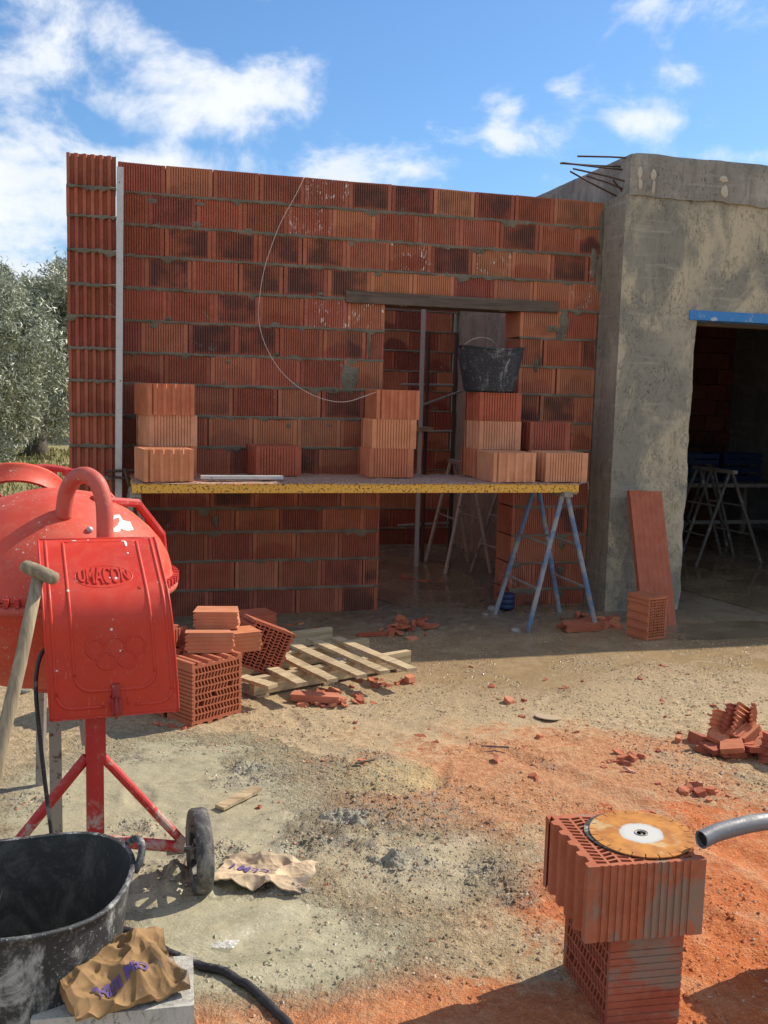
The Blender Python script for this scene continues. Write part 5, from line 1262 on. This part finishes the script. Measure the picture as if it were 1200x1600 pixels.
def buildbag(name, label, L, Wd, amp, seed, loc, rz, mat, shape=None, txt=None, txs=.05, txloc=(0, 0), txrot=PI, cut=None, rot=None, hollow_=True):
    t = empty(name, loc, rz, rot); tag(t, label, 'paper bag', 'torn cement bags')
    X_, Y_, hf = bagsheet(name, L, Wd, amp, seed, shape=shape)
    ex_ = fbm(Y_*12, X_*0+seed, 3, 5)*.05; ey_ = fbm(X_*10, Y_*0+seed, 3, 8)*.05
    Xd = X_+ex_*np.abs(X_)/(L/2); Yd = Y_+ey_*np.abs(Y_)/(Wd/2)
    Z_ = hf(X_, Y_); ny_, nx_ = X_.shape; base = np.minimum(Z_-.006, np.maximum(0, Z_-.03)) if hollow_ else Z_-.004
    V = np.concatenate([np.stack([Xd, Yd, Z_], -1).reshape(-1, 3), np.stack([Xd, Yd, base], -1).reshape(-1, 3)]); N0 = nx_*ny_
    idx = np.arange(N0).reshape(ny_, nx_); F1 = np.stack([idx[:-1, :-1], idx[:-1, 1:], idx[1:, 1:], idx[1:, :-1]], -1).reshape(-1, 4); F2 = F1[:, ::-1]+N0
    ring = np.concatenate([idx[0, :], idx[1:, -1], idx[-1, -2::-1], idx[-2:0:-1, 0]]); r2 = np.roll(ring, -1); F3 = np.stack([ring, ring+N0, r2+N0, r2], -1)[:, ::-1]
    npmesh('paper', V, np.concatenate([F1, F2, F3]), mat, t, False)
    if txt:
        c_, s__ = math.cos(txrot), math.sin(txrot)
        me = textmesh(txt, txs, .001); import bmesh as bm_
        b = bm_.new(); b.from_mesh(me); bm_.ops.triangulate(b, faces=b.faces[:]); bm_.ops.subdivide_edges(b, edges=b.edges[:], cuts=2); 
        for v in b.verts:
            x = txloc[0]+v.co.x*c_-v.co.y*s__; y = txloc[1]+v.co.x*s__+v.co.y*c_
            x2 = x + float(fbm(np.array(y*12), np.array(0.+seed), 3, 5))*.05*abs(x)/(L/2); y2 = y + float(fbm(np.array(x*10), np.array(0.+seed), 3, 8))*.05*abs(y)/(Wd/2)
            v.co = Vector((x2, y2, float(hf(np.array(x), np.array(y)))+.0045))
        b.to_mesh(me); b.free(); me.materials.clear(); me.materials.append(M_INK); link('printed_lettering', me, t)
    return t
buildbag('cement_bag', 'crumpled brown cement bag with purple print on the pale block', .25, .19, .012, 4, (-.565, 2.085, .206), math.radians(30), M_PAP,
         shape=lambda x, y: .050*np.exp(-((x-.03)**2+(y-.03)**2)/.009)-.35*np.clip(-x-.09, 0, 1)-.75*np.clip(-y-.045, 0, 1), txt='CEM II/B-L', txs=.028, txloc=(-.012, -.055), txrot=PI+.12)
sk = G(415, 1375); 
buildbag('cement_bag', 'flattened torn cement bag with upside down CEM print on the slurry by the wheel', .30, .19, .007, 9, (sk[0], sk[1], ghf(sk[0], sk[1])+.006), math.radians(-12), M_PAP2,
         shape=lambda x, y: .012*np.exp(-((y-.08)/.03)**2)+.02*np.clip(x-.09, 0, 1), txt='CEM I', txs=.052, txloc=(-.055, .005), txrot=PI-.02, hollow_=False)

M_HEAP, t_, b_ = newmat('crumbly_mortar', rough=.9, spec=.25); _n = noise(t_, geoc(t_), 60, 5, .7); Lk(t_, mixc(t_, ramp(t_, _n, .35, .65), (.22, .21, .165), (.40, .375, .29)), b_.inputs['Base Color']); bump(t_, b_, _n, .012, 1.)
def mound(px, py, rx, ry, hh, mat, name, label, seed, zoff=0.):
    p = G(px, py); n = 46; X_, Y_ = np.meshgrid(np.linspace(-1, 1, n), np.linspace(-1, 1, n)); r = np.hypot(X_, Y_); e = np.clip(1-r*1.3*(1+.5*fbm(X_*2+seed, Y_*2, 3, seed)*2), 0, 1)
    Z_ = np.sqrt(e)*hh*(.30+np.abs(fbm(X_*6+seed, Y_*6, 5, seed))*2.6+.5*(fbm(X_*14, Y_*14, 3, seed+2)+.3))-.012*(1-e)**3
    idx = np.arange(n*n).reshape(n, n); Fq = np.stack([idx[:-1, :-1], idx[:-1, 1:], idx[1:, 1:], idx[1:, :-1]], -1).reshape(-1, 4); keep = np.ones(len(Fq), bool)
    o = npmesh(name, np.stack([X_*rx, Y_*ry, Z_+gh(X_*rx+p[0], Y_*ry+p[1])+zoff], -1).reshape(-1, 3), Fq[keep], mat); o.location = (p[0], p[1], 0); tag(o, label, 'mortar heap'); return o
mound(450, 1388, .10, .06, .022, M_HEAP, 'mortar_heap', 'dark crumbly mortar spilled over the right side of the flat cement bag', 3, .006)
mound(540, 1282, .13, .12, .020, M_HEAP, 'mortar_heap', 'largest crumbly grey mortar heap on the mud in mid foreground', 5, -.003)
mound(612, 1352, .12, .08, .018, M_HEAP, 'mortar_heap', 'crumbly grey mortar heap right of the flat cement bag', 7, -.003)
mound(392, 1205, .10, .08, .012, M_HEAP, 'mortar_heap', 'small grey mortar patch behind the pale wood scrap', 8, -.003)
# ------------------------------------------------------------------ rubble, shards and stones
def shardmesh(k, flat=True):
    rs = random.Random(100+k); n = rs.randint(4, 7); pts = []
    for i in range(n):
        a = 2*PI*i/n+rs.uniform(-.3, .3); r = rs.uniform(.35, .55); pts.append((r*math.cos(a)*rs.uniform(.9, 1.5), r*math.sin(a)*.75))
    h = rs.uniform(.10, .20) if flat else rs.uniform(.3, .5); vs = [(x, y, -h/2+rs.uniform(-.03, .03)) for x, y in pts]+[(x*rs.uniform(.7, 1.02), y*rs.uniform(.7, 1.02), h/2+rs.uniform(-.07, .07)) for x, y in pts]
    mb = MB(); mb.mesh(vs, [tuple(range(n-1, -1, -1)), tuple(range(n, 2*n))]+[(i, (i+1) % n, n+(i+1) % n, n+i) for i in range(n)]); return mb.data('shard', M_BR)
SHM = [shardmesh(k) for k in range(9)]+[shardmesh(k, False) for k in range(9, 13)]
ME_P1 = slab('ribbed_fragment', .12, .012, .07, 4, True, 3)
def shard(px, py, size, label, group, flat=True, z=None, colr=None, name='brick_shard', me=None):
    p = G(px, py); gz = ghf(p[0], p[1]); m0 = me or (random.choice(SHM[:9]) if flat else random.choice(SHM[9:]))
    o = link(name, m0); s_ = size; o.scale = (s_, s_*random.uniform(.7, 1.2), s_*random.uniform(.7, 1.2)); zz = gz+(size*.03 if z is None else z*.8)
    o.location = (p[0], p[1], zz); o.rotation_euler = (random.uniform(-.35, .35), random.uniform(-.35, .35), random.uniform(0, 6.28))
    o.color = colr or random.choice([(.42, .12, .06, 1), (.50, .17, .085, .9), (.36, .10, .055, .9), (.56, .22, .12, 1)]); tag(o, label, 'brick shard', group); return o
def cluster(cx_, cy_, rx, ry, n, s0, s1, label, group, flat=True, zmax=0.):
    L_ = []
    for k in range(n):
        a = random.uniform(0, 6.28); r = math.sqrt(random.random()); e = 1-r
        px_ = cx_+rx*r*math.cos(a); sz_ = random.uniform(s0, s1)
        L_.append((px_, sz_, shard(px_, cy_+ry*r*math.sin(a), sz_, label, group, flat if random.random() < .8 else False, None if zmax == 0 else random.uniform(.01, .01+zmax*e))))
    L_.sort(key=lambda q: q[0]); w_ = label.split(' ')
    L_[0][2]['label'] = 'leftmost '+label; L_[-1][2]['label'] = 'rightmost '+label
    bg = max(L_[1:-1], key=lambda q: q[1]); bg[2]['label'] = 'largest '+label; sm0 = min(L_[1:-1], key=lambda q: q[1]); sm0[2]['label'] = 'smallest '+label
cluster(640, 985, 50, 16, 24, .035, .11, 'red brick shard in the muddy heap before the doorway', 'shards before the doorway', True, .035)
cluster(925, 975, 55, 14, 22, .04, .13, 'red brick shard in the heap at the foot of the blue trestle', 'shards at the blue trestle', True, .05)
cluster(515, 1095, 52, 14, 30, .03, .09, 'red brick shard in the crushed heap in front of the pallet', 'shards in front of the pallet', True, .03)
cluster(600, 1068, 60, 8, 12, .03, .08, 'red brick shard beside the right corner of the pallet', 'shards at the pallet corner')
cluster(500, 1040, 90, 18, 16, .03, .08, 'red brick shard lying between the pallet slats', 'shards inside the pallet')
cluster(975, 1185, 42, 10, 16, .03, .08, 'red brick shard in the thin scatter at the middle of the orange clay', 'shards on the orange clay')
cluster(1125, 1240, 60, 16, 8, .03, .07, 'red brick shard on the clay below the big rubble heap', 'shards below the rubble heap', False)
cluster(450, 985, 80, 10, 10, .03, .09, 'red brick shard at the foot of the brick wall', 'shards at the wall foot')
cluster(280, 1128, 45, 12, 9, .03, .08, 'red brick shard at the foot of the brick pile', 'shards at the brick pile')
cluster(650, 905, 60, 8, 8, .04, .1, 'dark brick shard on the wet floor inside the doorway', 'shards inside the doorway')
for k in range(64):
    px = random.uniform(420, 1195); py = random.choice([random.uniform(1040, 1260), random.uniform(1060, 1180)])
    P_g = G(px, py); zone = 'orange clay' if P_g[0] > .55 and P_g[1] < 4.3 else ('grey slurry' if P_g[0] < -.1 and P_g[1] < 4.2 else ('damp tan mud near the building shadow' if P_g[1] > 5.0 else 'pale sand in mid ground'))
    shard(px, py, random.uniform(.015, .05), 'small loose brick chip scattered on the '+zone, 'loose brick chips on the '+zone, random.random() < .6)
shard(640, 1066, .10, 'wedge of ribbed brick beside the near right corner of the pallet', None, False, .03, (.56, .22, .12, 1))
shard(795, 1098, .07, 'lone brick lump on the sand midway between pallet and rubble heap', None, False, .015)
shard(775, 1192, .06, 'lone dark brick lump left of the scattered shards', None, False, .012)
shard(1060, 1160, .06, 'lone brick lump just left of the big rubble heap', None, False, .015)
shard(1093, 1240, .07, 'flat brown brick wedge on the clay below the rubble heap', None, False, .012)
shard(983, 1208, .055, 'pale pinkish brick chip on the orange clay', None, True, .01, (.62, .32, .22, 1))
o = block((G(640+330, 985)[0], G(905, 985)[1], .02), TH, (.42, .13, .07, 1), 'flat ribbed brick slab lying beside the foot of the blue trestle', None, me=ME_SL, name='brick_slab', rot=(.08, .0, TH+.05), scale=(1.3, .35, .5))
p = G(905, 986); o.location = (p[0], p[1], .01)
p = G(493, 1098); block((p[0], p[1], .012), .1, (.55, .20, .12, .6), 'long ribbed brick strip in front of the pallet', None, me=ME_SL, name='brick_slab', rot=(.1, .0, -.12), scale=(1.25, .2, .36))
p = G(580, 995); block((p[0], p[1], .01), .1, REDB, 'thin flat brick strip on the mud behind the pallet', None, me=ME_SL, name='brick_slab', rot=(.0, .0, .3), scale=(1., .2, .15))
# big rubble heap right
RG = 'big rubble heap at the right'
rbp = np.array(G(1150, 1178))
mbp = MB()
def plate(k, seed, col_, label, loc, rot, L=.19, Hh=.15):
    rs = random.Random(seed); mb = MB(); nx_ = 15; top = []; vs = []
    prof = []
    for i in range(nx_):
        x = -L/2+L*i/(nx_-1); tooth = .012*(1 if i % 2 else 0)+rs.uniform(-.006, .006); y = .006*(i % 2)
        vs += [(x, y, 0+rs.uniform(-.008, .008)), (x, y, Hh+tooth-.25*abs(x)*k), (x, y+.010, Hh+tooth-.25*abs(x)*k), (x, y+.010, 0)]
    fs = [(i*4+q, (i+1)*4+q, (i+1)*4+(q+1) % 4, i*4+(q+1) % 4) for i in range(nx_-1) for q in range(4)]+[(0, 1, 2, 3), ((nx_-1)*4+3, (nx_-1)*4+2, (nx_-1)*4+1, (nx_-1)*4)]
    mb.mesh(vs, fs); o = mb.build('brick_shell', M_BR); o.location = loc; o.rotation_euler = rot; o.color = col_; tag(o, label, 'brick fragment', RG)
b0p = rbp+np.array([.03, .08, .05])
for k, (dx, dy, dz, rx, ry, rz, L_, H_) in enumerate([(-.01, .0, .075, -.5, -1.3, .5, .15, .11), (.04, .03, .09, -.35, -1.2, .8, .16, .12), (.075, .05, .08, -.25, -1.05, .95, .15, .13), (.11, .07, .07, -.1, -.85, 1.15, .14, .12)]):
    plate(.2, 40+k, [ORB, DKB, ORB, (.5, .17, .09, 1)][k], 'ribbed shell, number %s from the left in the right rubble heap' % ['one', 'two', 'three', 'four'][k], (b0p[0]+dx, b0p[1]+dy, dz), (rx, ry, rz), L_, H_)
for k, (dx, dy, dz, r) in enumerate([(-.10, .0, .012, (.1, .05, .5)), (-.03, -.03, .035, (.2, -.2, -.3)), (.06, -.05, .03, (-.2, .1, .2)), (-.06, .06, .05, (.3, -.3, .9))]):
    block((rbp[0]+dx, rbp[1]+dy, dz), 0, [DKB, ORB, REDB, ORB][k], '%s broken ribbed slab in the base of the right rubble heap' % ['leftmost', 'middle', 'frontmost', 'rearmost'][k], RG, me=ME_SL, name='brick_slab', rot=r, scale=(.5, .3, .24))
o = block((rbp[0]-.0, rbp[1]+.05, .02), 0, ORB, 'broken hollow brick with open holes in the middle of the right rubble heap', RG, me=ME_BRK, name='broken_brick', rot=(.25, 1.2, .9), scale=(.45, .45, .6))
o = block((rbp[0]+.16, rbp[1]-.02, .02), 0, DKB, 'broken dark hollow brick at the right edge of the right rubble heap', RG, me=ME_BRK, name='broken_brick', rot=(1.2, .5, .3), scale=(.6, .6, .7))
cluster(1150, 1165, 62, 17, 34, .05, .15, 'red brick shard in the big rubble heap at the right', RG+' shards', True, .07)
cluster(1170, 1175, 40, 12, 10, .06, .12, 'chunky red brick lump in the big rubble heap at the right', RG+' lumps', False, .08)
# mortar lumps, stones, wood scraps
for (px, py, s_, lb) in [(770, 955, .09, 'pale mortar lump by the left foot of the blue trestle'), (758, 962, .05, 'small mortar crumb beside the pale lump at the door jamb'), (805, 988, .085, 'pale mortar lump at the front foot of the blue trestle'), (35, 1082, .09, 'white stone at the far left behind the spade')]:
    p = G(px, py); mb = MB(); mb.SM = True; prof_ = [(0, .5), (.25, .42), (.42, .2), (.48, -.1), (.4, -.3), (0, -.35)]; mb.lathe(prof_, 14); o = mb.build('mortar_lump', M_LUMP)
    for v in o.data.vertices:
        k = 1+.6*float(fbm(np.array(v.co.x*3+px), np.array(v.co.y*3+v.co.z*2), 3, 7))*2; v.co *= k
    o.scale = (s_, s_*.7, s_*.5); o.location = (p[0], p[1], s_*.15); tag(o, lb, 'lump')
def scrap(a, b_, w, label, mat=M_PAL, t=.012):
    pa, pb_ = G(*a), G(*b_); mb = MB(); z = ghf((pa[0]+pb_[0])/2, (pa[1]+pb_[1])/2)+.012; plank(mb, (pa[0], pa[1], z), (pb_[0], pb_[1], z+.006), w, t); o = mb.build('wood_scrap', mat); tag(o, label, 'wood scrap')
scrap((343, 1268), (402, 1240), .045, 'pale split wood scrap on the edge of the grey slurry')
shard(403, 1262, .05, 'small red brick chip beside the pale wood scrap', None)
scrap((555, 1200), (585, 1196), .012, 'thin stick on the pale sand in mid ground', M_LIN, .006)
scrap((752, 1170), (795, 1174), .010, 'thin twig on the reddish sand in mid ground', M_LIN, .005)
mb = MB(); mb.lathe([(0, .005), (.060, .005), (.064, .003), (.064, 0)], 28); o = mb.build('dusty_disc', newmat('dusty_steel', (.36, .27, .17), .85)[0]); p = G(856, 1121); o.location = (p[0], p[1], ghf(p[0], p[1])+.004); o.rotation_euler = (-.10, .05, 0); tag(o, 'dusty flat metal disc lying on the sand', 'disc')
# gravel: nobody could count it
NG = 42000
gxp = rng.uniform(-1.5, 2.6, NG*2); gyp = 1.9+(rng.random(NG*2)**1.25)*4.4
den_ = vn2(gxp*2.3, gyp*2.3, 77)*.6+vn2(gxp*7, gyp*7, 78)*.5
slr = ((gxp+.72)/.62)**2+((gyp-3.2)/.9)**2; keep = (den_ > .50) & ((slr > .9) | (rng.random(NG*2) < .10)); gxp = gxp[keep][:NG]; gyp = gyp[keep][:NG]; n = len(gxp)
ex_x = []; ex_y = []
for P0, r, a in CL[:12]:
    k = int(700*r/.15); ex_x.append(P0[0]+rng.normal(0, r*.6, k)); ex_y.append(P0[1]+rng.normal(0, r*.6, k))
gxp = np.concatenate([gxp]+ex_x); gyp = np.concatenate([gyp]+ex_y); n = len(gxp)
sz = .0016+.0075*rng.random(n)**5+.0002*gyp; zz = gh(gxp, gyp)
octv = np.array([(1, 0, 0), (0, 1, 0), (-1, 0, 0), (0, -1, 0), (0, 0, .8), (0, 0, -.6)]); of = np.array([(0, 1, 4), (1, 2, 4), (2, 3, 4), (3, 0, 4), (1, 0, 5), (2, 1, 5), (3, 2, 5), (0, 3, 5)])
ja = rng.uniform(.6, 1.35, (n, 6, 3)); V = octv[None]*ja*sz[:, None, None]; th_ = rng.uniform(0, 6.28, n); c_, s_ = np.cos(th_), np.sin(th_)
Vx = V[..., 0]*c_[:, None]-V[..., 1]*s_[:, None]; Vy = V[..., 0]*s_[:, None]+V[..., 1]*c_[:, None]; V = np.stack([Vx+gxp[:, None], Vy+gyp[:, None], V[..., 2]*.7+zz[:, None]+sz[:, None]*.05], -1).reshape(-1, 3)
F3 = (of[None]+np.arange(n)[:, None, None]*6).reshape(-1, 3)
gm_, t_, b_ = newmat('gravel_crumbs', rough=.95, spec=.2); gi = noise(t_, geoc(t_), 35, 2, .5); gi2 = noise(t_, geoc(t_), 1.2, 3)
Lk(t_, mixc(t_, ramp(t_, gi2, .45, .55), mixc(t_, ramp(t_, gi, .4, .6), (.24, .20, .155), (.50, .42, .31)), mixc(t_, ramp(t_, gi, .4, .6), (.38, .13, .06), (.48, .36, .25))), b_.inputs['Base Color'])
gsel = rng.random(n) < .22; fm_ = np.repeat(gsel, 8); fd_ = F3[fm_]; fl_ = F3[~fm_]
o = npmesh('gravel', V, fd_, gm_); o2 = npmesh('soil_crumbs', V, fl_, M_GND); tag(o2, 'earth coloured crumbs and small clods covering the muddy ground', 'soil', None, 'stuff'); tag(o, 'fine crumbs of mortar, gravel and brick dust strewn over the mud', 'gravel', None, 'stuff')

# ------------------------------------------------------------------ olive trees
lf, t_, b_ = newmat('olive_leaves', rough=.5, spec=.5)
at = N(t_, 'ShaderNodeAttribute', attribute_name='lc'); gn = N(t_, 'ShaderNodeNewGeometry')
lcx = mixc(t_, gn.outputs['Backfacing'], at.outputs['Color'], (.44, .46, .36)); Lk(t_, lcx, b_.inputs['Base Color'])
bk_, t_, b_ = newmat('olive_bark', (.10, .085, .065), .9); bump(t_, b_, noise(t_, objc(t_), 14, 5, .6), .03, .8)
def olive(loc, H, R_, label, seed, nleaf=26000, low=.5, lsz=.06, lean=0.):
    rs = np.random.default_rng(seed); rd = random.Random(seed)
    t = empty('olive_tree', (loc[0], loc[1], 0)); tag(t, label, 'tree', 'olive trees behind the site')
    mb = MB(); mb.SM = True
    mb.tube(smooth([(0, 0, -.1), (.05, 0, .35), (-.05+lean*.3, .05, .8), (.05+lean*.6, 0, 1.25)]), [.26]*5+[.2]*6+[.16]*8, 12)
    limbs = []
    for k in range(6):
        a = 2*PI*k/6+rd.uniform(-.4, .4); e = (R_*.6*math.cos(a)+lean, R_*.6*math.sin(a), H*rd.uniform(.6, .8)); m1 = (R_*.28*math.cos(a)+lean*.7, R_*.28*math.sin(a), H*.45)
        mb.tube(smooth([(lean*.5, 0, .95), m1, e]), [.11-.008*q for q in range(13)], 8)
    mb.build('trunk', bk_, t)
    nc = 150; cen_ = []
    while len(cen_) < nc:
        p = rs.uniform(-1, 1, 3); r = np.linalg.norm(p)
        if .45 < r < 1: cen_.append((p[0]*R_, p[1]*R_, low+(H-low)*(.5+.5*p[2])))
    cen_ = np.array(cen_); k = rs.integers(0, nc, nleaf); rad = rs.uniform(.18, .42, nc)*R_/1.8
    d = rs.normal(size=(nleaf, 3)); d /= np.linalg.norm(d, axis=1)[:, None]; P = cen_[k]+d*(rad[k]*rs.random(nleaf)**.45)[:, None]*np.array([1, 1, 1.25]); P[:, 2] += np.where(rs.random(nleaf) < .05, rs.random(nleaf)*.35, 0)
    P = P[P[:, 2] > .1]; n = len(P)
    ax = rs.normal(size=(n, 3)); ax[:, 2] = ax[:, 2]*.8+.7; ax /= np.linalg.norm(ax, axis=1)[:, None]; o2 = np.cross(ax, rs.normal(size=(n, 3))); o2 /= np.linalg.norm(o2, axis=1)[:, None]
    L = lsz*rs.uniform(.7, 1.4, n)[:, None]; w = L*.20
    V = np.stack([P-ax*L, P+o2*w, P+ax*L, P-o2*w], 1).reshape(-1, 3); Fq = np.arange(n*4).reshape(n, 4)
    o = npmesh('crown', V, Fq, lf, t); at_ = o.data.attributes.new('lc', 'FLOAT_COLOR', 'CORNER')
    c0_ = np.array([.085, .11, .05]); c1_ = np.array([.40, .42, .28]); f = (rs.random(n)*.6+.4*rs.random(nc)[k[:n]])[:, None]; c_ = c0_*(1-f)+c1_*f; cc_ = np.concatenate([np.repeat(c_, 4, 0), np.ones((n*4, 1))], 1).astype(np.float32); at_.data.foreach_set('color', cc_.ravel())
p = G(62, 712); olive((p[0]-.1, p[1]), 4.1, 2.0, 'silvery olive tree with dark trunk just left of the brick pier', 3, 100000, .35, .062, .1)
p = G(-60, 742); olive((p[0]-.2, p[1]), 3.7, 1.75, 'nearest olive tree with foliage almost to the ground at the left edge', 5, 80000, .05, .055)
olive((-12.2, 27.), 4.6, 2.4, 'tall olive tree half hidden behind the two nearer ones', 7, 42000, .3, .085)
olive((-7.2, 29.), 4.4, 2.3, 'far olive tree visible through the gap beside the pier', 8, 40000, .3, .085)
olive((-16.0, 25.), 4.6, 2.3, 'far olive tree at the outer left of the grove', 9, 20000, .5, .085)
# dry grass tufts under the trees
ng = 14000; gx_ = rng.uniform(-11, -2.2, ng); gy_ = rng.uniform(9.5, 24, ng); hh = rng.uniform(.03, .12, ng); aa = rng.uniform(0, 6.28, ng); ww = .006+.0006*gy_
dx_, dy_ = np.cos(aa)*ww, np.sin(aa)*ww; bx, by = rng.normal(0, .03, ng), rng.normal(0, .03, ng)
V = np.stack([np.stack([gx_-dx_, gy_-dy_, 0*gx_], -1), np.stack([gx_+dx_, gy_+dy_, 0*gx_], -1), np.stack([gx_+bx, gy_+by, hh], -1)], 1).reshape(-1, 3)
gmt, t_, b_ = newmat('dry_grass', rough=.9, spec=.1); Lk(t_, mixc(t_, ramp(t_, noise(t_, geoc(t_), 2.5, 3), .4, .6), (.16, .19, .06), (.36, .31, .15)), b_.inputs['Base Color'])
o = npmesh('grass', V, np.arange(ng*3).reshape(ng, 3), gmt); tag(o, 'sparse dry grass under the olive trees', 'grass', None, 'stuff')
# drifting mud at the foot of the wall: mortar droppings
for o in bpy.data.objects:
    if o.type == 'MESH' and o.parent is None and 'kind' not in o.keys() and 'label' not in o.keys(): print('UNTAGGED', o.name)
